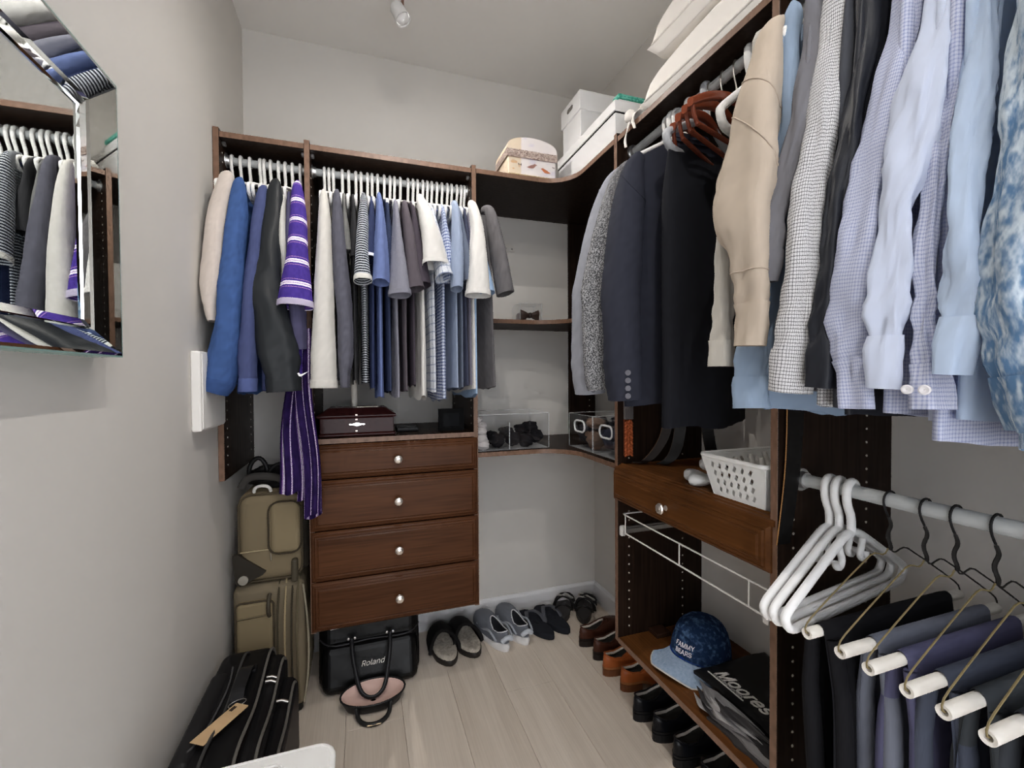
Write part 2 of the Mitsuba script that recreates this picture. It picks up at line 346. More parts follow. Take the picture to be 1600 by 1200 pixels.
holes(right, ('x', BX2-.004, -1), zs(1.06, 2.05), (1.80, 2.15)); holes(right, ('x', BX2+TH-.004, 1), zs(.34, 2.05), (1.80, 2.15))
for a, b in ((BX0+TH, BX1), (BX1+TH, BX2-.004)):
    panel_along(t, 'top_shelf', a, b, YFr+.003, YB, ZT-TH, ZT, 'y')
    for xx, s in ((a, 1), (b, -1)): part('shelf_clip', bx(xx, xx+s*.012, YFr+.03, YFr+.05, ZT-TH-.012, ZT-TH-.001, .002), 'mat_metal', t, (200, 200, 200))
a, b = BX1+TH, BX2-.004
panel_along(t, 'counter', a, b, YFr-.004, YB, 1.010, 1.029, 'y')
part('bottom_board', bx(a, b, YFr+.01, YB, .318, .334), 'mat_panel', t)
for z0, z1 in ((.880, 1.007), (.692, .876), (.506, .688), (.322, .502)):
    d = part('drawer', raised_front(BX1+.004, BX2+.010, z0, z1, YFr-.001), 'mat_wood_x', t, smooth=28)
    kx = (BX1+BX2)/2+.004
    part('knob', move(knob_mesh(), M=frame([kx, YFr-.0203, (z0+z1)/2], [1, 0, 0], [0, 0, 1.0], [0, -1.0, 0])), 'mat_metal', d, (236, 230, 222), 30)
    part('box', bx(a+.013, b-.013, YFr+.002, YB-.05, z0+.012, z1-.03, .002), 'mat_panel', d)

# corner: post and three L-shaped shelves with a swept inner corner
def corner_poly(dx, dy, r):
    """Plan of a corner shelf: back wall depth to y = dy, right wall depth to x = dx, inner corner rounded by r."""
    x0, y1 = BX2+TH-.003, Y1+TH/2
    pts = [(x0, YB-.001), (XR-.001, YB-.001), (XR-.001, y1), (dx, y1)]
    arc = [(dx-r*(1-math.cos(math.radians(q))), dy-r*(1-math.sin(math.radians(q)))) for q in np.linspace(0, 90, 12)]
    return Polygon(pts+arc+[(x0, dy)])
Y1, Y2 = 1.385, 0.742
def corner_shelf(label, z, dx, dy, r, th=.019):
    t = thing('corner_shelf', label, 'shelf', 'corner shelves')
    P = corner_poly(dx, dy, r)
    part('board', extr(P, th, frame([0, 0, z], [1, 0, 0], [0, 1, 0], [0, 0, 1])), 'mat_panel', t)
    c = np.array(P.exterior.coords)[:-1]; c = c[3:]
    e = []
    R = []
    for k, q in enumerate(c):
        tn = c[min(k+1, len(c)-1)]-c[max(k-1, 0)]; nn = np.array([tn[1], -tn[0]])/np.linalg.norm(tn)*(-1)
        nn = nn if np.dot(nn, np.array([.4, 1.2])-q) > 0 else -nn
        o = q+nn*.0012; i_ = q+nn*.0001
        R.append([(i_[0], i_[1], z), (o[0], o[1], z+.001), (o[0], o[1], z+th-.001), (i_[0], i_[1], z+th)])
    part('edge_band', loft(np.array(R)), 'mat_edge', t, smooth=35)
    return t
corner_shelf('top corner shelf of dark wood, carrying the flowered box and the white boxes', ZT-TH, XFr, YFr, .13)
corner_shelf('middle corner shelf of dark wood, carrying the small clear case with a bow tie', 1.495, .93, 1.93, .20)
corner_shelf('lowest corner shelf of dark wood, carrying the clear bins', .917, XFr+.006, YFr+.03, .16)
t = single('corner_post', bx(XR-.16, XR-.004, YB-.021, YB-.002, .915, ZT-TH), 'mat_panel', 'narrow dark wood upright in the back right corner behind the corner shelves', 'upright')
holes('corner_post', ('y', YB-.021, -1), zs(.96, 2.05), (XR-.04,))

# right unit
t = thing('shoe_closet', 'dark wood closet unit on the right wall with one drawer and a low shelf', 'closet unit')
p1 = panel_along(t, 'side_panel', XFr, XR, Y1-TH/2, Y1+TH/2, .300, ZT+.012, 'x')
p2 = panel_along(t, 'side_panel', XFr, XR, Y2-TH/2, Y2+TH/2, 0.02, ZT+.012, 'x')
Y3 = 0.10
p3 = panel_along(t, 'side_panel', XFr, XR, Y3-TH/2, Y3+TH/2, 0.02, ZT+.012, 'x')
holes(p1, ('y', Y1-TH/2, -1), zs(.35, 2.05), (XFr+.045, XR-.09)); holes(p1, ('y', Y1+TH/2, 1), zs(1.0, 2.05), (XFr+.045, XR-.09))
holes(p2, ('y', Y2-TH/2, -1), zs(.10, 2.05), (XFr+.045, XR-.09)); holes(p2, ('y', Y2+TH/2, 1), zs(.35, 2.05), (XFr+.045, XR-.09))
panel_along(t, 'top_shelf', XFr+.003, XR, Y2+TH/2, Y1-TH/2, ZT-TH, ZT, 'x')
panel_along(t, 'top_shelf', XFr+.003, XR, Y3+TH/2, Y2-TH/2, ZT-TH, ZT, 'x')
# counter with a stepped nosing
nos = Polygon([(0, 0), (.37, 0), (.37, .020), (.03, .020), (.026, .0235), (.020, .024), (.017, .020), (.010, .019), (.008, .015), (.002, .013), (0, .009)])
part('counter', extr(nos, Y1-Y2+.004, frame([XFr-.006, Y1+.004-TH/2+.006, .918], [1, 0, 0], [0, 0, 1.0], [0, -1.0, 0])), 'mat_wood_y', t, smooth=25)
fr = raised_front(-(Y1+.004), -(Y2+.003), .812, .919, 0)
d = part('drawer', move(fr, M=frame([XFr-.001, 0, 0], [0, -1.0, 0], [1.0, 0, 0], [0, 0, 1.0])), 'mat_wood_y', t, smooth=28)
part('knob', move(knob_mesh(), M=frame([XFr-.0203, 1.085, .865], [0, 1.0, 0], [0, 0, 1.0], [-1.0, 0, 0])), 'mat_metal', d, (236, 230, 222), 30)
part('box', bx(XFr+.002, XR-.02, Y2+.025, Y1-.025, .822, .912, .002), 'mat_panel', d)
k = part('low_shelf', bx(XFr+.001, XR, Y2+TH/2+.0005, Y1-TH/2-.0005, .296, .315), 'mat_wood_y', t)
part('edge_band', bx(XFr-.0006, XFr+.0008, Y2+.01, Y1-.01, .296, .315, .0004), 'mat_edge', k)

# hanging rods
def rod(label, a, b, r=.0135):
    t = thing('closet_rod', label, 'rod'); a, b = np.array(a), np.array(b); d = (b-a)/np.linalg.norm(b-a)
    part('bar', tube([a+d*.004, b-d*.004], r, 20), 'mat_satin', t, (176, 179, 179), 40)
    for q, s in ((a, 1), (b, -1)):
        part('flange', tube([q, q+d*s*.003, q+d*s*.003, q+d*s*.014], [.026, .025, r+.006, r+.004], 20), 'mat_metal', t, (205, 206, 206), 40)
RB_Y, RB_Z, RR_X, RR_Z, RL_Z = 1.85, 2.034, .93, 2.050, 1.020
rod('short silver rod of the left hanging bay on the back wall', (BX0+TH, RB_Y, RB_Z), (BX1, RB_Y, RB_Z))
rod('silver rod above the drawers, packed with white hangers', (BX1+TH, RB_Y, RB_Z), (BX2-.004, RB_Y, RB_Z))
rod('silver rod over the wooden drawer on the right wall, carrying blazers', (RR_X, Y2+TH/2, RR_Z), (RR_X, Y1-TH/2, RR_Z))
rod('upper silver rod of the nearest right bay, full of shirts', (RR_X, Y3+TH/2, RR_Z), (RR_X, Y2-TH/2, RR_Z))
rod('lower silver rod on the right, carrying trousers', (RR_X, Y3+TH/2, RL_Z), (RR_X, Y2-TH/2, RL_Z))
# ================================================================== hangers
ZV = np.array([0, 0, 1.0])
def place_on(rod_, p, turn=0.0):
    """Frame of a hanger on a rod: a points into the room, b to the picture's right, z up; turn swings it about its hook."""
    if rod_ == 'B': o, A, B = np.array([p, RB_Y, RB_Z]), np.array([0, -1.0, 0]), np.array([1.0, 0, 0])
    elif rod_ == 'R': o, A, B = np.array([RR_X, p, RR_Z]), np.array([-1.0, 0, 0]), np.array([0, -1.0, 0])
    else: o, A, B = np.array([RR_X, p, RL_Z]), np.array([-1.0, 0, 0]), np.array([0, -1.0, 0])
    c, s = math.cos(math.radians(turn)), math.sin(math.radians(turn))
    A, B = c*A+s*B, -s*A+c*B
    return o, A, B
def hook_path(R=.0185, neck=-.088):
    arc = [(-R*math.cos(math.radians(q)), R*math.sin(math.radians(q))) for q in np.linspace(-25, 180, 12)]
    return smooth_path([(a, 0, z) for a, z in arc]+[(.0175, 0, -.018), (.010, 0, -.036), (.002, 0, -.052), (0, 0, -.068), (0, 0, neck)], 22)
def frame_path(drop=.075, half=.205, neck=-.084, bar=.03):
    h = half; t = neck-drop
    pts = [(.022, neck), (h*.985, t+.006), (h, t-bar*.25), (h-.016, t-bar)]
    pts = pts+[(-a, z) for a, z in pts[::-1]]; P = np.array(pts); out = []
    rad = [.030, .024, .014, .022, .022, .014, .024, .030]
    for k in range(8):
        c, pa, pb = P[k], P[k-1], P[(k+1) % 8]; ra = min(rad[k], .45*np.linalg.norm(pa-c)); rb = min(rad[k], .45*np.linalg.norm(pb-c))
        q0, q1 = c+(pa-c)/np.linalg.norm(pa-c)*ra, c+(pb-c)/np.linalg.norm(pb-c)*rb
        for s in np.linspace(0, 1, 5): out.append(q0*(1-s)**2+2*c*s*(1-s)+q1*s*s)
    return np.array([(a, 0, z) for a, z in out])
    right_ = [(0, 0, neck), (.05, 0, neck-.012), (h*.6, 0, neck-drop*.47), (h-.02, 0, t+.008), (h, 0, t-.008), (h-.012, 0, t-bar*.75), (h-.05, 0, t-bar), (.08, 0, t-bar), (0, 0, t-bar)]
    pts = right_+[(-a, b, z) for a, b, z in right_[-2:0:-1]]
    return smooth_path(pts, 44, closed=True)
_hang = {}
def plastic_hanger(rod_, p, label, group=None, turn=0.0, drop=.075, half=.205, r=.0058, col=(232, 231, 228), hooks=False, bar=.03):
    key = (drop, half, r, col, hooks, bar); o, A, B = place_on(rod_, p, turn)
    M = T(frame(o, A, B, ZV)); t = thing('clothes_hanger', label, 'hanger', group)
    if key not in _hang:
        hk = tube(hook_path(), r, 8); fr = tube(frame_path(drop, half, bar=bar), r, 8, closed=True)
        ms = [('hook', hk), ('frame', fr)]
        if hooks:
            for s in (1, -1):
                q = smooth_path([(s*.045, 0, -.100), (s*.040, 0, -.118), (s*.034, 0, -.133), (s*.042, 0, -.145), (s*.055, 0, -.142), (s*.058, 0, -.132)], 12)
                ms.append(('strap_hook', tube(q, r*.8, 8)))
        _hang[key] = []
        for nm, m in ms:
            k = part(nm, m, 'mat_satin', t, col, True, to_world=M); _hang[key].append((nm, k))
    else:
        for nm, k in _hang[key]: share(nm, k, t, M)
    return t
def wood_hanger(p, label, turn, group):
    o, A, B = place_on('R', p, turn); M = frame(o, A, B, ZV); t = thing('wooden_hanger', label, 'hanger', group)
    path = smooth_path([(-.215, 0, -.165), (-.15, 0, -.13), (-.07, 0, -.10), (0, 0, -.088), (.07, 0, -.10), (.15, 0, -.13), (.215, 0, -.165)], 24)
    R = []
    for k, q in enumerate(path):
        s = abs(q[0])/.215; h = .013-.003*s; w = .0065+.001*s
        R.append([q+[0, y*w, z*h] for y, z in rrect(2, 2, .6, 4)])
    part('shoulders', move(loft(np.array(R)), M=M), 'mat_gloss', t, (122, 62, 42), 40)
    part('trouser_bar', move(tube([(-.185, 0, -.205), (.185, 0, -.205)], .0058, 10), M=M), 'mat_gloss', t, (112, 56, 38), 40)
    part('bar_end', move(tube(smooth_path([(-.205, 0, -.165), (-.198, 0, -.19), (-.185, 0, -.205)], 8), .005, 8), M=M), 'mat_gloss', t, (112, 56, 38), True)
    part('bar_end', move(tube(smooth_path([(.205, 0, -.165), (.198, 0, -.19), (.185, 0, -.205)], 8), .005, 8), M=M), 'mat_gloss', t, (112, 56, 38), True)
    part('hook', move(tube(hook_path(.0165, -.08), .0023, 8), M=M), 'mat_metal', t, (225, 220, 210), True)
    return t

# ================================================================== garments
def fold_noise(x, y, seed): return meshkit.fbm(np.stack([x, y, np.full_like(x, seed*7.31)], -1), 3, seed)*2-1
def colors(P, c, heather, seed):
    v = P.reshape(-1, 3); base = np.tile(lin(c), (len(v), 1))
    if heather:
        n = meshkit.noise(v*[260, 260, 200], seed)*.6+meshkit.noise(v*90, seed+3)*.4
        base = base*(1+heather*(n[:, None]*2-1))
    return np.clip(base, 0, 1)
def garment(name, label, cat, rod_, p, c, pat=None, W=.205, Wh=.23, hem=1.20, Tk=.016, sl=None, cuff=None, amp=.010, seed=1, drop=.085, heather=.10, turn=0.0,
            collar=True, back=True, group=None, lean=0.0, ccol=None, uvswap=False, mat='mat_cloth', hemcol=None, cuffmat=None, open_front=False, top=.098, hem_slope=0.0, nu=72, nv=46, seam=()):
    """A garment on a hanger. sl: sleeve as rows (a, b, z, half width along b, half width along a) with z from the floor;
    lean: how far the hem swings to the picture's right."""
    o, A, B = place_on(rod_, p, turn); Z0 = o[2]
    t = thing(name, label, cat, group)
    W3 = lambda a, b, z: o+np.multiply.outer(a, A)+np.multiply.outer(b, B)+np.multiply.outer(z, ZV)
    hem = hem-Z0
    th = np.arange(nu)*2*np.pi/nu; v = np.linspace(0, 1, nv)[:, None]
    wv = W+(.018)*np.clip(v/.22, 0, 1)**.7+(Wh-W-.018)*np.clip((v-.22)/.78, 0, 1)
    ca, sa = np.cos(th)[None], np.sin(th)[None]
    a = wv*np.sign(ca)*np.abs(ca)**.85
    tk = .004+(Tk-.004)*np.clip(v/.16, 0, 1)**.8
    side = np.sign(sa)*np.abs(sa)**.7
    ztop = -top-drop*(np.abs(a)/W)**1.3
    ztop = ztop-.02*np.exp(-(a/.05)**2)*np.where(side > 0, 1, .3)
    hz = hem+hem_slope*a+.020*fold_noise(a*7, a*0+seed, seed)+(-.012 if cat.endswith('shirt') else 0)*np.cos(a/wv*1.5)
    z = ztop+(hz-ztop)*v
    f = fold_noise(a*11+seed, z*1.3, seed)*np.clip(v*1.6, 0, 1)*amp*1.25
    f2 = fold_noise(a*27+3*seed, z*2.0+seed, seed+5)*np.clip(v*2, 0, 1)*amp*.35
    b = side*tk*(1+.25*fold_noise(a*20, z*2+side, seed+2)*np.clip(v*2, 0, 1))+f+f2+lean*v
    P = W3(a, b, z+np.zeros_like(a))
    vv, ff = grid(P.transpose(0, 1, 2), cv=True)
    m = trimesh.Trimesh(vv, ff, process=False)
    us = np.concatenate([[0], np.cumsum(np.hypot(np.diff(a[-1]), np.diff(side[0]*Tk)))])
    uv = np.stack([np.broadcast_to(us, a.shape), z+0*a], -1).reshape(-1, 2)
    if uvswap: uv = uv[:, ::-1].copy()
    bs = 'mat_'+pat if pat else mat
    cc = None if pat else colors(P, c, heather, seed)
    part('body', m, bs, t, cc, True, uv)
    if hemcol is not None:
        e = P[-2:]; part('hem_band', trimesh.Trimesh(*grid(np.stack([P[-3]+.0012*(P[-3]-P[-3].mean(0))/.2, P[-1]+.0012*(P[-1]-P[-1].mean(0))/.2]), cv=True), process=False), mat, t, hemcol, True)
    if collar:
        R = []
        for k, h in enumerate((-.004, .012, .024, .020, .006)):
            rr = (.072, .068, .060, .064, .070)[k]; tt = (.015, .014, .012, .0155, .019)[k]
            ang = np.linspace(0, 2*np.pi, 21)[:-1]
            R.append(W3(rr*np.cos(ang), tt*np.sin(ang), -top-.022+h-.010*np.sin(ang)))
        Rr = np.array(R); cl = trimesh.Trimesh(*grid(Rr, cv=True), process=False)
        part('collar', cl, bs if ccol is None else mat, t, colors(Rr, c if ccol is None else ccol, heather, seed) if (not pat or ccol is not None) else None, True,
             np.stack([Rr.reshape(-1, 3)@A, Rr.reshape(-1, 3)@ZV], -1))
    for s in ((1, -1) if back else (1,)):
        if sl is None: break
        rows = np.array(sl, float)
        ns = 52 if rows[-1, 2] < 1.45 else 24; nc = 28
        d = np.r_[0, np.cumsum(np.linalg.norm(np.diff(rows[:, :3], axis=0), axis=1))]
        from scipy.interpolate import PchipInterpolator
        R = PchipInterpolator(d, rows)(np.linspace(0, d[-1], ns)); sl_len = np.linspace(0, d[-1], ns)
        if s < 0: R = R.copy(); R[:, 0] = -np.minimum(R[:, 0], .245); R[:, 1] *= .3; R[:, 3] = np.minimum(R[:, 3], .022)
        R[:, 2] -= Z0
        ctr = R[:, :3]; tg = np.gradient(ctr, axis=0); tg /= np.linalg.norm(tg, axis=1, keepdims=True)
        q = np.arange(nc)*2*np.pi/nc
        e1 = np.array([0, 1.0, 0])-tg*tg[:, 1:2]; e1 /= np.linalg.norm(e1, axis=1, keepdims=True); e2 = np.cross(tg, e1)
        sv = np.linspace(0, 1, ns)[:, None]
        Q, Sg = np.meshgrid(q, sl_len)
        fo = 1+amp*6*np.sin(3*Q+seed+2.2*Sg)*np.clip(sv*3, 0, 1)+amp*8*np.sin(2*Q+seed*1.3+1.5*Sg)*np.clip(sv*2.5, 0, 1)+amp*15*fold_noise(np.cos(Q)*1.6+seed, np.sin(Q)*1.6+Sg*3.0, seed+9)*np.clip(sv*2, 0, 1)
        wr = amp*.11*np.sin(Sg*105+9*fold_noise(np.cos(Q)*1.2, np.sin(Q)*1.2+Sg*5, seed+4))*np.exp(-((sv-.55)/.16)**2)+amp*.2*np.sin(Sg*120+2*np.sin(2*Q))*np.exp(-((sv-.86)/.10)**2)*(ns > 30)
        c1 = (R[:, 3:4]*np.sign(np.cos(Q))*np.abs(np.cos(Q))**.85)*fo+wr*np.cos(Q); c2 = (R[:, 4:5]*np.sin(Q))*fo+wr*np.sin(Q)
        rg = amp*.26*np.sin(2*Q+24*Sg+5*fold_noise(np.cos(Q)*1.1+seed, np.sin(Q)*1.1+Sg*4, seed+6))*np.clip((sv-.12)*4, 0, 1)*(ns > 30)
        c1 = c1+rg*np.cos(Q); c2 = c2+rg*np.sin(Q)
        L = ctr[:, None]+c1[..., None]*e1[:, None]+c2[..., None]*e2[:, None]
        G = W3(L[..., 0], L[..., 1], L[..., 2])
        per = Q*(R[:, 3:4].max()*.9+R[:, 4:5].max()*.9)
        uv = np.stack([per, Sg], -1).reshape(-1, 2)
        sk = part('sleeve', trimesh.Trimesh(*grid(G, cv=True), process=False), bs, t, None if pat else colors(G, c, heather, seed+s), True, uv)
        for s0, tl in (seam if s > 0 else ()):
            ii = np.clip(s0*(ns-1)+tl*np.cos(q+.6), 0, ns-1.001); i0 = ii.astype(int); fr_ = (ii-i0)[:, None]
            pth = G[i0, np.arange(nc)]*(1-fr_)+G[i0+1, np.arange(nc)]*fr_; cen = pth.mean(0); pth = pth+(pth-cen)/np.linalg.norm(pth-cen, axis=1, keepdims=True)*.0006
            part('seam', tube(pth, .0014, 5, closed=True), mat, t, c if not pat else (150, 150, 155), True)
        if cuff is not None:
            lenc, ccf = cuff; k0 = int(np.searchsorted(sl_len, d[-1]-lenc)); k0 = min(k0, ns-2)
            rc = np.concatenate([np.linspace(0, 1, 4)])
            idx = np.linspace(k0, ns-1, 5); gi = np.array([G[int(i)] if i == int(i) else G[int(i)]*(1-(i % 1))+G[int(i)+1]*(i % 1) for i in idx])
            cen = gi.mean(1, keepdims=True); off = gi-cen; ln = np.linalg.norm(off, axis=2, keepdims=True)
            o2 = cen+off*(1+.0022/ln)
            rr = np.concatenate([gi[:1], o2, gi[-1:]*.999+cen[-1:]*.001])
            uvc = np.stack([np.broadcast_to(per[0], rr.shape[:2]), np.broadcast_to(np.r_[sl_len[k0], np.linspace(sl_len[k0], d[-1], 5), d[-1]][:, None], rr.shape[:2])], -1).reshape(-1, 2)
            part('cuff', trimesh.Trimesh(*grid(rr, cv=True), process=False), (bs if ccf is None else mat), t, None if (pat and ccf is None) else colors(rr, c if ccf is None else ccf, heather, seed), True, uvc)
    return t
def long_sleeve(b1, w=.042, out=.255, end=1.21, b0=0.0, Z0=2.034, wa=.045, knee=0.0, wend=None, top=.175):
    """Rows for a hanging long sleeve whose cuff ends at b1."""
    wend = w*.85 if wend is None else wend
    zt = Z0-top; zz = [zt+.012, zt-.03, zt-.15, zt-.15-(zt-.15-end)*.45, zt-.15-(zt-.15-end)*.8, end]
    return [(.172, b0, zz[0], .008, .016), (.200, b0+.15*(b1-b0), zz[1], w*.42, wa*.50), (.226, b0+.4*(b1-b0)+knee*.35, zz[2], w*.74, wa*.82), (out, b0+.75*(b1-b0)+knee, zz[3], w, wa*.92), (out+.004, b0+.95*(b1-b0)+knee*.4, zz[4], w*.95, wa*.85), (out-.002, b1, zz[5], wend, wa*.72)]
def short_sleeve(b1, w=.05, reach=.30, end=1.55, Z0=2.034, b0=0.0, wa=.07, top=.165):
    zt = Z0-top; wa *= .62; reach -= .012
    return [(.165, b0, zt+.015, .008, .020), (.203, b0+.12*(b1-b0), zt-.02, w*.34, wa*.55), (.205+(reach-.205)*.45, b0+.45*(b1-b0), zt-.02-(zt-.02-end)*.45, w*.80, wa*.86), (reach, b1, end, w*1.18, wa)]
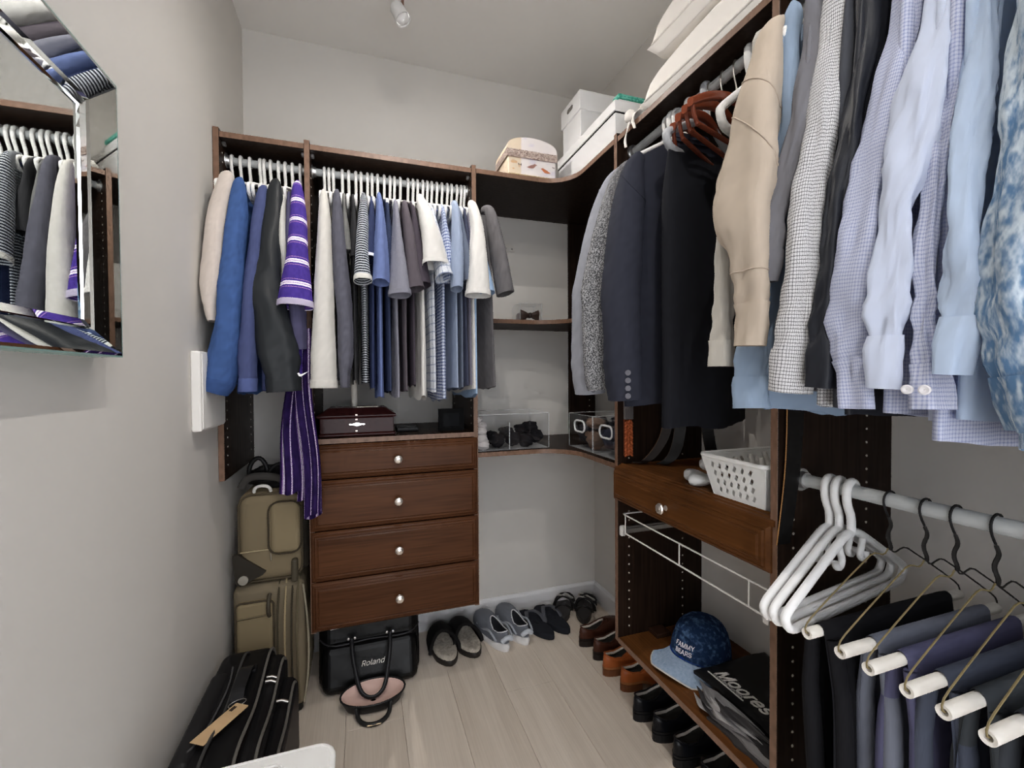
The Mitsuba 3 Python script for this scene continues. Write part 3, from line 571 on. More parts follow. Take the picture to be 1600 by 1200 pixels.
# sleeves as measured: hanger position along its rod, then rows (a, b, z, half width, half depth)
TRACED = {
 'beige': (0.629, [(0.17, 0.0, 1.9105, 0.006, 0.012), (0.212, 0.0, 1.883, 0.0223, 0.016), (0.224, 0.0, 1.822, 0.0321, 0.024), (0.245, -0.0015, 1.704, 0.0496, 0.036), (0.26, -0.008, 1.589, 0.0638, 0.036), (0.265, -0.0025, 1.546, 0.0579, 0.036), (0.272, 0.0165, 1.482, 0.0395, 0.03), (0.276, 0.02, 1.385, 0.0299, 0.023), (0.278, 0.018, 1.306, 0.0276, 0.021)]),
 'offwhite': (0.666, [(0.17, 0.0, 1.918, 0.006, 0.012), (0.198, -0.0002, 1.89, 0.0069, 0.016), (0.196, -0.0035, 1.83, 0.0159, 0.012), (0.228, -0.0275, 1.615, 0.019, 0.015), (0.242, -0.036, 1.49, 0.0197, 0.016), (0.244, -0.042, 1.39, 0.0224, 0.018), (0.246, -0.0435, 1.272, 0.0219, 0.018)]),
 'ltblue': (0.613, [(0.17, 0.0, 1.93, 0.006, 0.012), (0.178, 0.0, 1.902, 0.016, 0.016), (0.213, 0.022, 1.688, 0.017, 0.012), (0.242, -0.001, 1.468, 0.0211, 0.016), (0.246, -0.027, 1.285, 0.026, 0.02), (0.248, -0.024, 1.193, 0.0322, 0.024)]),
 'grey': (0.556, [(0.17, 0.0, 1.918, 0.006, 0.012), (0.198, -0.0004, 1.89, 0.0104, 0.016), (0.198, -0.0005, 1.844, 0.0178, 0.013), (0.233, -0.0015, 1.667, 0.0159, 0.011), (0.252, -0.0235, 1.534, 0.0147, 0.011), (0.26, -0.0265, 1.475, 0.0202, 0.015), (0.263, -0.0315, 1.415, 0.013, 0.01)]),
 'grid': (0.52, [(0.17, 0.0, 1.918, 0.006, 0.012), (0.198, -0.0004, 1.89, 0.0113, 0.016), (0.198, -0.0005, 1.817, 0.0232, 0.016), (0.233, -0.001, 1.648, 0.0225, 0.016), (0.248, -0.006, 1.547, 0.0239, 0.017), (0.262, -0.007, 1.444, 0.0254, 0.018), (0.265, -0.015, 1.343, 0.0285, 0.02), (0.267, -0.0275, 1.227, 0.0287, 0.021)]),
 'dkgrey': (0.51, [(0.17, 0.0, 1.918, 0.006, 0.012), (0.198, 0.0005, 1.89, 0.0046, 0.016), (0.178, 0.0015, 1.813, 0.0115, 0.008), (0.213, 0.006, 1.643, 0.0127, 0.009), (0.242, -0.0045, 1.442, 0.0146, 0.01), (0.245, -0.0165, 1.323, 0.0136, 0.01)]),
 'black': (0.473, [(0.17, 0.0, 1.918, 0.006, 0.012), (0.198, -0.0003, 1.89, 0.0109, 0.016), (0.198, 0.0, 1.782, 0.0172, 0.012), (0.233, 0.001, 1.623, 0.0145, 0.01), (0.255, -0.0055, 1.48, 0.0131, 0.009), (0.263, -0.0135, 1.385, 0.0155, 0.011), (0.265, -0.02, 1.324, 0.0142, 0.01), (0.266, -0.0155, 1.293, 0.0205, 0.014), (0.267, -0.0175, 1.235, 0.0221, 0.015)]),
 'lav': (0.414, [(0.17, 0.0, 1.918, 0.006, 0.012), (0.198, 0.0005, 1.89, 0.0132, 0.016), (0.198, -0.0075, 1.753, 0.0189, 0.013), (0.216, -0.0165, 1.675, 0.0196, 0.013), (0.233, -0.0215, 1.603, 0.0195, 0.013), (0.248, -0.0255, 1.513, 0.022, 0.015), (0.261, -0.0295, 1.432, 0.0244, 0.017), (0.263, -0.036, 1.387, 0.0282, 0.019), (0.264, -0.0385, 1.343, 0.0286, 0.02), (0.266, -0.0325, 1.292, 0.0218, 0.015), (0.266, -0.028, 1.266, 0.0188, 0.013), (0.268, -0.0225, 1.206, 0.0184, 0.013)]),
 'white': (0.371, [(0.17, 0.0, 1.918, 0.006, 0.012), (0.198, -0.0003, 1.89, 0.0127, 0.016), (0.21, -0.006, 1.716, 0.0178, 0.012), (0.235, -0.0125, 1.617, 0.0243, 0.016), (0.253, -0.0125, 1.531, 0.0207, 0.014), (0.265, -0.0235, 1.465, 0.0162, 0.011), (0.274, -0.0205, 1.409, 0.017, 0.011), (0.276, -0.024, 1.343, 0.0209, 0.014), (0.277, -0.0235, 1.3, 0.017, 0.011), (0.278, -0.024, 1.292, 0.0183, 0.012), (0.279, -0.027, 1.236, 0.0148, 0.01)]),
 'chk2': (0.358, [(0.17, 0.0, 1.918, 0.006, 0.012), (0.198, -0.0003, 1.89, 0.007, 0.016), (0.203, -0.003, 1.683, 0.0125, 0.008), (0.233, -0.006, 1.566, 0.0133, 0.009), (0.252, -0.0055, 1.459, 0.0137, 0.009), (0.262, -0.0055, 1.402, 0.0119, 0.008), (0.264, -0.003, 1.345, 0.008, 0.005), (0.265, -0.0035, 1.322, 0.0084, 0.006), (0.266, 0.0015, 1.274, 0.0129, 0.008), (0.268, 0.006, 1.211, 0.0195, 0.013)]),
 'lb': (0.342, [(0.17, 0.0, 1.918, 0.006, 0.012), (0.198, -0.0003, 1.89, 0.0104, 0.016), (0.21, 0.006, 1.679, 0.0153, 0.01), (0.235, 0.0115, 1.586, 0.0157, 0.01), (0.253, 0.015, 1.506, 0.017, 0.011), (0.274, 0.0215, 1.39, 0.0175, 0.011), (0.276, 0.02, 1.339, 0.017, 0.011), (0.276, 0.022, 1.324, 0.0143, 0.009), (0.277, 0.0205, 1.317, 0.0175, 0.011), (0.279, 0.013, 1.254, 0.0152, 0.01)]),
 'marble': (0.308, [(0.17, 0.0, 1.918, 0.006, 0.012), (0.198, 0.0003, 1.89, 0.01, 0.016), (0.203, 0.01, 1.637, 0.0145, 0.009), (0.233, 0.0185, 1.526, 0.015, 0.01), (0.255, 0.0235, 1.417, 0.0168, 0.011), (0.263, 0.024, 1.348, 0.0172, 0.011), (0.265, 0.023, 1.306, 0.0163, 0.01), (0.267, 0.0255, 1.257, 0.0122, 0.008), (0.268, 0.0335, 1.208, 0.0086, 0.006)]),
 'cream': (-0.401, [(0.168, 0.0, 1.92, 0.005, 0.012), (0.198, 0.0, 1.896, 0.0216, 0.018), (0.218, -0.0195, 1.781, 0.0258, 0.031), (0.242, -0.03, 1.633, 0.0282, 0.037), (0.254, -0.034, 1.532, 0.0254, 0.039), (0.26, -0.033, 1.492, 0.0197, 0.037), (0.263, -0.028, 1.429, 0.0103, 0.03)]),
 'hoodie': (-0.365, [(0.168, 0.0, 1.903, 0.005, 0.012), (0.201, 0.0, 1.879, 0.0169, 0.018), (0.218, -0.0015, 1.787, 0.0277, 0.029), (0.242, -0.011, 1.638, 0.0338, 0.036), (0.262, -0.0195, 1.474, 0.0371, 0.038), (0.266, -0.036, 1.316, 0.0442, 0.04), (0.267, -0.0455, 1.256, 0.0447, 0.036), (0.268, -0.0595, 1.21, 0.0343, 0.03)]),
 'slate': (-0.296, [(0.168, 0.0, 1.885, 0.005, 0.012), (0.206, -0.0005, 1.861, 0.0155, 0.018), (0.231, -0.0125, 1.728, 0.0221, 0.033), (0.254, -0.0285, 1.538, 0.0221, 0.038), (0.266, -0.0405, 1.316, 0.0249, 0.038), (0.268, -0.0405, 1.212, 0.024, 0.03)]),
 'track': (-0.26, [(0.168, 0.0, 1.9125, 0.005, 0.012), (0.202, 0.0, 1.889, 0.0169, 0.018), (0.218, -0.0045, 1.798, 0.0305, 0.028), (0.242, -0.02, 1.645, 0.0376, 0.035), (0.254, -0.028, 1.544, 0.0461, 0.037), (0.262, -0.008, 1.459, 0.0479, 0.039), (0.266, 0.016, 1.317, 0.0517, 0.04), (0.267, 0.0225, 1.26, 0.0446, 0.035), (0.268, 0.026, 1.21, 0.047, 0.03)]),
 'purple': (-0.195, [(0.168, 0.0, 1.916, 0.005, 0.012), (0.202, 0.0005, 1.892, 0.0146, 0.018), (0.23, 0.004, 1.781, 0.0263, 0.033), (0.262, 0.003, 1.647, 0.0338, 0.038), (0.274, 0.0, 1.563, 0.0451, 0.04), (0.285, -0.004, 1.478, 0.0545, 0.038)]),
 'offw': (-0.113, [(0.168, 0.0, 1.8945, 0.005, 0.012), (0.209, 0.0, 1.871, 0.0113, 0.018), (0.227, 0.002, 1.77, 0.0207, 0.033), (0.254, -0.0005, 1.55, 0.0296, 0.038), (0.265, -0.0035, 1.339, 0.0371, 0.038), (0.268, -0.005, 1.22, 0.0395, 0.03)]),
 'charc': (-0.072, [(0.168, 0.0, 1.8995000000000002, 0.005, 0.012), (0.209, 0.0005, 1.876, 0.0108, 0.018), (0.227, 0.003, 1.774, 0.0188, 0.029), (0.247, 0.011, 1.619, 0.0254, 0.036), (0.263, 0.023, 1.446, 0.0263, 0.038), (0.266, 0.024, 1.318, 0.0235, 0.04), (0.267, 0.02, 1.254, 0.015, 0.036), (0.268, 0.02, 1.22, 0.0132, 0.03)]),
 'polo': (0.015, [(0.168, 0.0, 1.8975, 0.005, 0.012), (0.217, -0.0005, 1.873, 0.0099, 0.018), (0.245, -0.0035, 1.776, 0.0174, 0.036), (0.271, -0.0085, 1.661, 0.0202, 0.04), (0.285, -0.0065, 1.573, 0.0268, 0.038)]),
 'blue': (0.067, [(0.168, 0.0, 1.904, 0.005, 0.012), (0.217, -0.0005, 1.88, 0.0089, 0.018), (0.244, 0.001, 1.782, 0.0179, 0.036), (0.27, 0.001, 1.666, 0.0254, 0.04), (0.285, -0.001, 1.572, 0.0291, 0.038)]),
 'micro': (0.121, [(0.168, 0.0, 1.8820000000000001, 0.005, 0.012), (0.223, 0.0005, 1.858, 0.008, 0.018), (0.251, 0.0015, 1.742, 0.0165, 0.036), (0.272, 0.005, 1.627, 0.0263, 0.04), (0.285, 0.0075, 1.532, 0.0343, 0.038)]),
 'charb': (0.153, [(0.168, 0.0, 1.8850000000000002, 0.005, 0.012), (0.224, 0.0, 1.861, 0.0094, 0.018), (0.254, 0.0105, 1.744, 0.0183, 0.036), (0.274, 0.0195, 1.629, 0.0212, 0.04), (0.285, 0.0295, 1.557, 0.0287, 0.038)]),
 'white1': (0.209, [(0.168, 0.0, 1.914, 0.005, 0.012), (0.223, 0.0, 1.89, 0.015, 0.018), (0.246, 0.0145, 1.821, 0.0277, 0.036), (0.27, 0.0325, 1.724, 0.0399, 0.04), (0.285, 0.0405, 1.643, 0.0503, 0.038)]),
 'chamb': (0.334, [(0.168, 0.0, 1.9055, 0.005, 0.012), (0.224, -0.0, 1.881, 0.0113, 0.018), (0.254, -0.0, 1.76, 0.0179, 0.036), (0.274, -0.0055, 1.64, 0.0221, 0.04), (0.285, -0.009, 1.565, 0.0207, 0.038)]),
 'white2': (0.399, [(0.168, 0.0, 1.914, 0.005, 0.012), (0.223, 0.0005, 1.89, 0.0164, 0.018), (0.245, 0.0115, 1.793, 0.023, 0.036), (0.269, 0.007, 1.67, 0.0338, 0.04), (0.285, 0.003, 1.546, 0.0432, 0.038)]),
 'dkmarl': (0.459, [(0.168, 0.0, 1.8995000000000002, 0.005, 0.012), (0.228, -0.0005, 1.876, 0.0127, 0.018), (0.258, 0.011, 1.748, 0.016, 0.036), (0.273, 0.021, 1.651, 0.0188, 0.04), (0.285, 0.0325, 1.56, 0.0221, 0.038)]),
}
TRACED['dkgrey'] = (.496, TRACED['dkgrey'][1])
TRACED['marble'] = (.284, [(.17, 0, 1.905, .006, .012), (.2, .002, 1.87, .014, .014), (.232, .010, 1.68, .023, .022), (.255, .012, 1.50, .028, .024), (.27, .008, 1.36, .031, .026), (.276, .018, 1.27, .027, .022), (.27, .028, 1.198, .027, .020)])
TRACED['dkmarl'] = (TRACED['dkmarl'][0], [(a, b, z, w*1.35, r*1.2) for a, b, z, w, r in TRACED['dkmarl'][1]])
def traced(nm, db=0.0): return [(a, b+(db if k else db*.5), z, w, r) for k, (a, b, z, w, r) in enumerate(TRACED[nm][1])]
# ================================================================== left hanging bay (back wall)
LB = 'white plastic hangers of the left hanging bay'
ORD = 'first second third fourth fifth sixth seventh eighth ninth tenth eleventh twelfth thirteenth fourteenth fifteenth sixteenth seventeenth eighteenth nineteenth twentieth twenty-first twenty-second twenty-third twenty-fourth twenty-fifth twenty-sixth twenty-seventh'.split()
for k, p in enumerate((-.430, -.402, -.373, -.340, -.327, -.306, -.280, -.258, -.234, -.207)):
    plastic_hanger('B', p, f'{ORD[k]} white plastic hanger from the left wall on the short rod', LB, drop=.07)
garment('shirt', 'dark navy shirt at the far left end of the short rod, against the wall', 'shirt', 'B', -.430, (38, 38, 48), sl=None, hem=1.26, Tk=.007, amp=.004, seed=3, back=False)
garment('sweater', 'cream long-sleeved sweater at the left end of the short rod beside the left wall', 'sweater', 'B', TRACED['cream'][0], (196, 186, 178), sl=traced('cream'), hem=1.30, Tk=.012, amp=.006, seed=5, cuff=(.05, None), back=False)
garment('hoodie', 'bright blue heathered hooded sweatshirt with long sleeves in the left hanging bay', 'sweatshirt', 'B', TRACED['hoodie'][0], (62, 88, 138), sl=traced('hoodie'), hem=1.21, Tk=.020, amp=.009, seed=8, cuff=(.055, (56, 80, 128)), heather=.28)
garment('hoodie', 'slate blue sweatshirt half hidden between the bright blue hoodie and the black track jacket', 'sweatshirt', 'B', TRACED['slate'][0], (70, 78, 116), sl=traced('slate'), hem=1.22, Tk=.016, amp=.007, seed=9, cuff=(.05, (80, 92, 138)), heather=.12)
garment('track_jacket', 'shiny black track jacket with a small white tick on its cuff', 'jacket', 'B', TRACED['track'][0], (33, 36, 39), sl=traced('track'), hem=1.215, Tk=.018, amp=.010, seed=11, cuff=(.05, (30, 33, 36)), mat='mat_satin', heather=.05)
garment('shirt', 'pale grey shirt showing its shoulder behind the black track jacket', 'shirt', 'B', -0.24, (190, 188, 182), sl=long_sleeve(.012, .018, .20, 1.5), hem=1.28, Tk=.010, amp=.004, seed=12, back=False)
garment('shirt', 'dusky grey violet shirt next to the purple striped shirt', 'shirt', 'B', -0.222, (74, 72, 98), sl=long_sleeve(.03, .026, .235, 1.35), hem=1.26, Tk=.011, amp=.005, seed=13, back=False)
garment('pyjama_shirt', 'purple pyjama shirt with white stripes across its wide short sleeve', 'shirt', 'B', TRACED['purple'][0], (90, 60, 170), pat='purple', sl=traced('purple'), hem=1.25, Tk=.012, amp=.006, seed=14, cuff=(.003, (176, 168, 190)), back=False, uvswap=True)
# white tick on the track jacket
tick = Polygon([(0, .010), (.004, .0135), (.010, .0075), (.034, .0165), (.012, .0005), (.005, .001)])
_o = np.array([-.192, 1.548, 1.258]); _n = np.array([.35, -.93, .05]); _n /= np.linalg.norm(_n); _ex = np.cross([0, 0, 1.0], _n); _ex = -_ex/np.linalg.norm(_ex)
part('tick_emblem', extr(tick, .001, frame(_o, -_ex, np.cross(_n, -_ex), _n)), 'mat_satin', 'track_jacket', (220, 220, 222))
# striped purple pyjama trousers below the shirt
t = thing('pyjama_trousers', 'purple pyjama trousers with white lengthwise stripes hanging down over the suitcases', 'trousers')
for k, (xa, xb, ya, zb, wa, da) in enumerate(((-.218, -.240, 1.72, .862, .031, .035), (-.196, -.190, 1.70, .835, .024, .022), (-.186, -.160, 1.655, .775, .026, .026))):
    n, mm = 44, 54; q = np.arange(mm)*2*np.pi/mm; R = []; U = []
    for i in range(n):
        s_ = i/(n-1); z = 1.42+(zb-1.42)*s_; x = xa+(xb-xa)*s_; w = wa*(.72+.30*s_)
        fo = 1+.22*np.sin(3*q+2+1.5*s_+k)+.16*np.sin(5*q+k*2-2*s_)+.10*np.sin(8*q+3*k)
        R.append(np.stack([x+w*np.cos(q)*fo+.006*np.sin(s_*8+k), ya+da*np.sin(q)*fo+.02*np.sin(s_*2.2), z+0*q+(.016*np.cos(q-1+k))*s_], -1)); U.append(np.stack([z+0*q, q*.045+.03*k], -1))
    part('leg', trimesh.Trimesh(*grid(np.array(R), cv=True), process=False), 'mat_purple_dark', t, None, True, np.array(U).reshape(-1, 2))

# ================================================================== right hanging bay (over the drawers)
RBG = 'white plastic hangers over the drawers'
hx = [-.124, -.108, -.092, -.060, -.037, -.011, .008, .032, .049, .070, .095, .117, .134, .157, .187, .207, .225, .246, .264, .282, .303, .324, .346, .364, .386, .404, .418]
for k, p in enumerate(hx): plastic_hanger('B', p, f'{ORD[k]} white plastic hanger from the left panel on the rod above the drawers', RBG, drop=.07)
G = lambda *a, **k: garment(*a, **{**dict(rod_='B'), **k})
garment('shirt', 'off-white long-sleeved shirt at the left end of the rod over the drawers', 'shirt', 'B', TRACED['offw'][0], (196, 193, 187), sl=traced('offw'), hem=1.26, Tk=.011, amp=.004, seed=21, cuff=(.03, None))
garment('sweater', 'charcoal heathered long-sleeved sweater beside the off-white shirt', 'sweater', 'B', TRACED['charc'][0], (84, 84, 94), sl=traced('charc'), hem=1.25, Tk=.012, amp=.005, seed=22, cuff=(.05, None), heather=.25)
garment('tee_shirt', 'mid grey short-sleeved tee shirt next to the charcoal sweater', 'shirt', 'B', -0.05, (112, 112, 110), sl=short_sleeve(.008, .016, .215, 1.69, wa=.05), hem=1.28, Tk=.010, amp=.005, seed=23, back=False)
garment('tee_shirt', 'faded black short-sleeved tee shirt left of the striped polo shirt', 'shirt', 'B', -0.02, (50, 50, 52), sl=short_sleeve(.006, .016, .22, 1.67, wa=.05), hem=1.24, Tk=.010, amp=.005, seed=24, back=False)
garment('polo_shirt', 'black and grey fine-striped polo shirt with pale sleeve trim', 'shirt', 'B', TRACED['polo'][0], (60, 60, 64), pat='polo', sl=traced('polo'), hem=1.24, Tk=.012, amp=.006, seed=25, cuff=(.008, (205, 203, 196)), ccol=(52, 54, 62), back=False)
garment('polo_shirt', 'navy polo shirt with a white band on its small sleeve, behind the blue polo shirt', 'shirt', 'B', 0.042, (46, 54, 84), sl=short_sleeve(-.004, .024, .26, 1.655, wa=.055), hem=1.22, Tk=.011, amp=.007, seed=26, cuff=(.007, (210, 212, 220)), back=False)
garment('polo_shirt', 'blue polo shirt with a wide open sleeve, right of the striped polo shirt', 'shirt', 'B', TRACED['blue'][0], (98, 112, 156), sl=traced('blue'), hem=1.19, Tk=.012, amp=.008, seed=27, back=False, heather=.16)
garment('tee_shirt', 'dark denim blue tee shirt between the blue polo shirt and the grey checked tee', 'shirt', 'B', 0.094, (48, 56, 80), sl=short_sleeve(.004, .022, .24, 1.62, wa=.05), hem=1.20, Tk=.011, amp=.008, seed=28, back=False)
garment('tee_shirt', 'grey finely checked shirt with short sleeves in the middle of the rod over the drawers', 'shirt', 'B', TRACED['micro'][0], (120, 120, 128), pat='micro', sl=traced('micro'), hem=1.195, Tk=.012, amp=.008, seed=29, cuff=(.012, None), back=False)
garment('tee_shirt', 'charcoal brown tee shirt right of the grey finely checked shirt', 'shirt', 'B', TRACED['charb'][0], (84, 78, 84), sl=traced('charb'), hem=1.21, Tk=.011, amp=.006, seed=30, back=False)
garment('tee_shirt', 'dark plum grey tee shirt left of the wide-sleeved white tee', 'shirt', 'B', 0.182, (66, 60, 68), sl=short_sleeve(.024, .026, .275, 1.575, wa=.060), hem=1.23, Tk=.011, amp=.006, seed=31, back=False)
garment('tee_shirt', 'white tee shirt with a wide sleeve, the left of the two white tees', 'shirt', 'B', TRACED['white1'][0], (206, 204, 200), sl=traced('white1'), hem=1.185, Tk=.013, amp=.010, seed=32, cuff=(.012, None), back=False)
garment('shirt', 'pale shirt with dark plaid lines beside the wide-sleeved white tee', 'shirt', 'B', 0.25, (170, 175, 185), pat='plaid', sl=short_sleeve(.030, .024, .30, 1.60, wa=.055), hem=1.20, Tk=.012, amp=.010, seed=33, cuff=(.01, None), back=False)
garment('shirt', 'navy and white gingham shirt right of the plaid shirt', 'shirt', 'B', 0.292, (90, 100, 140), pat='gingham', sl=short_sleeve(.018, .022, .262, 1.60, wa=.05), hem=1.17, Tk=.012, amp=.008, seed=34, back=False)
garment('shirt', 'light chambray blue shirt with a pointed short sleeve', 'shirt', 'B', TRACED['chamb'][0], (136, 148, 170), sl=traced('chamb'), hem=1.21, Tk=.011, amp=.008, seed=35, back=False)
garment('shirt', 'dusty blue grey shirt just right of the chambray shirt', 'shirt', 'B', 0.356, (94, 102, 118), sl=short_sleeve(.022, .018, .27, 1.60, wa=.05), hem=1.215, Tk=.010, amp=.006, seed=36, back=False)
garment('shirt', 'dark blue shirt between the chambray shirt and the second white tee', 'shirt', 'B', 0.374, (58, 62, 80), sl=short_sleeve(.014, .016, .25, 1.62, wa=.05), hem=1.225, Tk=.010, amp=.006, seed=37, back=False)
garment('shirt', 'grey violet shirt tucked behind the right white tee', 'shirt', 'B', 0.388, (104, 102, 116), sl=short_sleeve(.006, .016, .24, 1.63, wa=.05), hem=1.23, Tk=.010, amp=.006, seed=38, back=False)
garment('tee_shirt', 'white tee shirt with a drooping sleeve, the right of the two white tees', 'shirt', 'B', TRACED['white2'][0], (206, 204, 200), sl=traced('white2'), hem=1.20, Tk=.012, amp=.008, seed=39, cuff=(.014, None), back=False)
garment('shirt', 'sky blue shirt at the right end of the rod over the drawers', 'shirt', 'B', 0.41, (142, 166, 194), sl=short_sleeve(.036, .022, .275, 1.56, wa=.055), hem=1.185, Tk=.011, amp=.007, seed=40, back=False)
garment('shirt', 'grey marled short-sleeved shirt, last at the right end of the rod over the drawers', 'shirt', 'B', 0.419, (92, 90, 92), sl=traced('dkmarl'), hem=1.215, Tk=.013, amp=.006, seed=41, turn=12, lean=.02, back=False, heather=.35)

# ================================================================== right wall, far bay: blazers, empty hangers
SUIT = dict(top=.085, drop=.12)
def blazer(label, p, c, pat=None, hem=1.17, end=1.21, b1=.0, out=.262, w=.052, seed=1, lean=0.0, Tk=.028, heather=.14, buttons=0, W=.215, wa=.055):
    t = garment('blazer', label, 'blazer', 'R', p, c, pat=pat, W=W, Wh=.225, hem=hem, Tk=Tk, sl=long_sleeve(b1, w, out, end, Z0=RR_Z, wa=wa, top=.185), amp=.008, seed=seed, lean=lean, heather=heather, seam=((.16, 3.0),) if not pat else (), **SUIT)
    if buttons:
        o, A, B = place_on('R', p)
        for k in range(buttons):
            z = end+.012+.020*k; ctr = np.array([0, 0, z])+o*[1, 1, 0]+A*(out+.012)+B*(b1+w*.72)
            bt = lathe([(.0068, 0), (.0075, .001), (.0075, .003), (.0058, .0034), (.005, .0022), (.001, .0022)], 14)
            dn = (B*.82+A*.57); ex = np.cross(dn, ZV); M = frame(ctr+dn*.0115, ex, np.cross(dn, ex), dn)
            part('button', move(bt, M=M), 'mat_satin', t, (96, 96, 104), 40)
    return t
blazer('light grey blazer at the far end of the right wall rod, beside the corner shelves', 1.185, (136, 138, 146), end=1.20, hem=1.20, b1=-.035, w=.058, seed=51, buttons=3, Tk=.018)
blazer('dark grey tweed blazer squeezed between the light grey blazer and the navy grey blazer', 1.140, (96, 96, 98), pat='tweed', end=1.215, hem=1.19, b1=-.005, w=.032, seed=52, Tk=.016, out=.27)
blazer('navy grey blazer with dark buttons on its cuff, third from the corner', 1.085, (44, 46, 56), end=1.19, hem=1.17, b1=.045, w=.060, seed=53, buttons=4, Tk=.022)
garment('suit_coat', 'charcoal coat hanging turned, with its broad dark side to the room, beside the blazers', 'coat', 'R', 1.02, (25, 26, 31), W=.190, Wh=.205, hem=1.115, Tk=.040, sl=None, amp=.014, seed=54, top=.165, drop=.045, turn=20, collar=False)
WG = 'empty wooden hangers'
for k, (p, tw) in enumerate(((1.075, 36), (1.010, 28), (.960, 23), (.915, 18))): wood_hanger(p, f'empty brown wooden suit hanger above the charcoal coat, {ORD[k]} from the corner', tw, WG)
plastic_hanger('R', 1.02, 'thick pale grey plastic suit hanger of the charcoal coat', turn=20, drop=.10, half=.205, r=.0105, col=(170, 172, 176))
plastic_hanger('R', 1.160, 'thick white plastic hanger between the grey blazers and the empty wooden hangers', drop=.12, half=.19, r=.009)
plastic_hanger('R', .870, 'thick white plastic hanger right of the empty wooden hangers', drop=.11, half=.16, r=.0105, turn=20)
for p, l in ((1.185, 'light grey blazer'), (1.140, 'tweed blazer'), (1.085, 'navy grey blazer')):
    plastic_hanger('R', p, f'white plastic hanger inside the {l}', drop=.10, half=.195, r=.006)

# near bay: shirts
def cuff_buttons(t, p, b, z, out, n=2, dz=.0, db=.018):
    o, A, B = place_on('R', p)
    for k in range(n):
        dn = B*.30+A*.954; c = o*[1, 1, 0]+A*(out+.034)+B*(b+db*(k-.5*(n-1)))+np.array([0, 0, z]); ex = np.cross(dn, ZV)
        part('button', move(lathe([(.0055, -.004), (.0060, .001), (.0060, .0022), (.0045, .003), (.001, .0022)], 14), M=frame(c, ex, np.cross(dn, ex), dn)), 'mat_satin', t, (206, 204, 206), 40)
def S_(label, p, c, name='shirt', cat='shirt', b1=.0, w=.042, out=.262, W=.205, end=1.21, hem=1.2, seed=1, pat=None, cuff=(.06, None), heather=.05, lean=0.0, knee=0.0, amp=.011, mat='mat_cloth', Tk=.016, wa=.05, Wh=.235, ccol=None, slope=0.0, seam=(), tr=None):
    p = TRACED[tr][0] if tr else p
    plastic_hanger('R', p, 'white plastic hanger inside the '+' '.join(label.split()[:5]), drop=.09, half=.2)
    return garment(name, label, cat, 'R', p, c, pat=pat, hem=hem, W=W, Wh=Wh, Tk=Tk, sl=traced(tr) if tr else long_sleeve(b1, w, out, end, Z0=RR_Z, wa=wa, knee=knee, top=.165), cuff=cuff, amp=amp, seed=seed, heather=heather, lean=lean, mat=mat, drop=.09, ccol=ccol, hem_slope=slope, top=.088, seam=seam)
S_('off-white long-sleeved shirt left of the beige jacket on the right wall', .664, (180, 176, 168), W=.150, Wh=.21, b1=-.030, w=.030, out=.238, end=1.268, hem=1.25, seed=61, knee=-.006, tr='offwhite')
S_('beige shirt jacket with stitched seams and turned cuffs on the right wall', .632, (176, 163, 148), name='shirt_jacket', cat='jacket', b1=.012, w=.044, out=.278, end=1.302, hem=1.26, seed=62, knee=-.036, cuff=(.085, None), Tk=.02, amp=.014, seam=((.27, 2.5), (.42, 5.0), (.80, .3)), tr='beige')
S_('light blue shirt whose hem hangs below the beige jacket cuff', .618, (134, 152, 174), b1=.004, w=.044, out=.245, end=1.19, hem=1.19, seed=63, cuff=(.07, None), amp=.013, tr='ltblue')
S_('mid grey shirt with a folded sleeve right of the beige jacket', .585, (112, 112, 118), b1=-.004, w=.030, out=.265, end=1.36, hem=1.24, seed=64, knee=.012, tr='grey')
S_('white shirt with a fine black grid check on the right wall', .548, (200, 200, 202), pat='grid', b1=-.004, w=.038, out=.258, end=1.215, hem=1.205, seed=65, cuff=(.075, None), knee=.018, tr='grid')
S_('dark grey shirt squeezed between the grid-checked shirt and the black shirt jacket', .508, (66, 68, 74), b1=.006, w=.022, out=.250, end=1.26, hem=1.2, seed=67, tr='dkgrey')
S_('black shirt jacket with a wide cuff between the grid-checked and the lavender-blue shirt', .490, (32, 34, 40), name='shirt_jacket', cat='jacket', b1=-.004, w=.029, out=.252, end=1.225, hem=1.19, seed=66, cuff=(.08, None), mat='mat_satin', amp=.012, tr='black')
S_('lavender blue shirt with a tiny check, wide in front on the right wall', .438, (165, 172, 205), pat='bluecheck', b1=-.012, w=.041, out=.268, end=1.215, hem=1.19, seed=68, Wh=.25, cuff=(.075, None), amp=.012, tr='lav')
S_('plain pale blue-white shirt with a folded sleeve between the two blue-checked shirts', .402, (186, 194, 212), b1=-.004, w=.022, out=.282, end=1.246, hem=1.2, seed=69, cuff=(.07, None), knee=-.004, amp=.014, tr='white')
_cb = S_('blue-checked shirt with two pale buttons on its cuff on the right wall', .372, (150, 160, 200), pat='bluecheck', b1=.008, w=.027, out=.250, end=1.215, hem=1.165, seed=70, Wh=.25, cuff=(.07, None), amp=.014, tr='chk2')
S_('light blue shirt with an open cuff, second from the right edge', .340, (170, 186, 208), b1=.008, w=.024, out=.282, end=1.250, hem=1.2, seed=71, cuff=(.07, None), amp=.014, tr='lb')
S_('blue and white mottled shirt nearest the right edge of the photo', .298, (130, 160, 200), pat='marble', b1=.006, w=.034, out=.268, end=1.195, hem=1.17, seed=72, cuff=(.07, None), amp=.013, tr='marble')
cuff_buttons(_cb, TRACED['chk2'][0], TRACED['chk2'][1][-1][1], 1.236, .262)
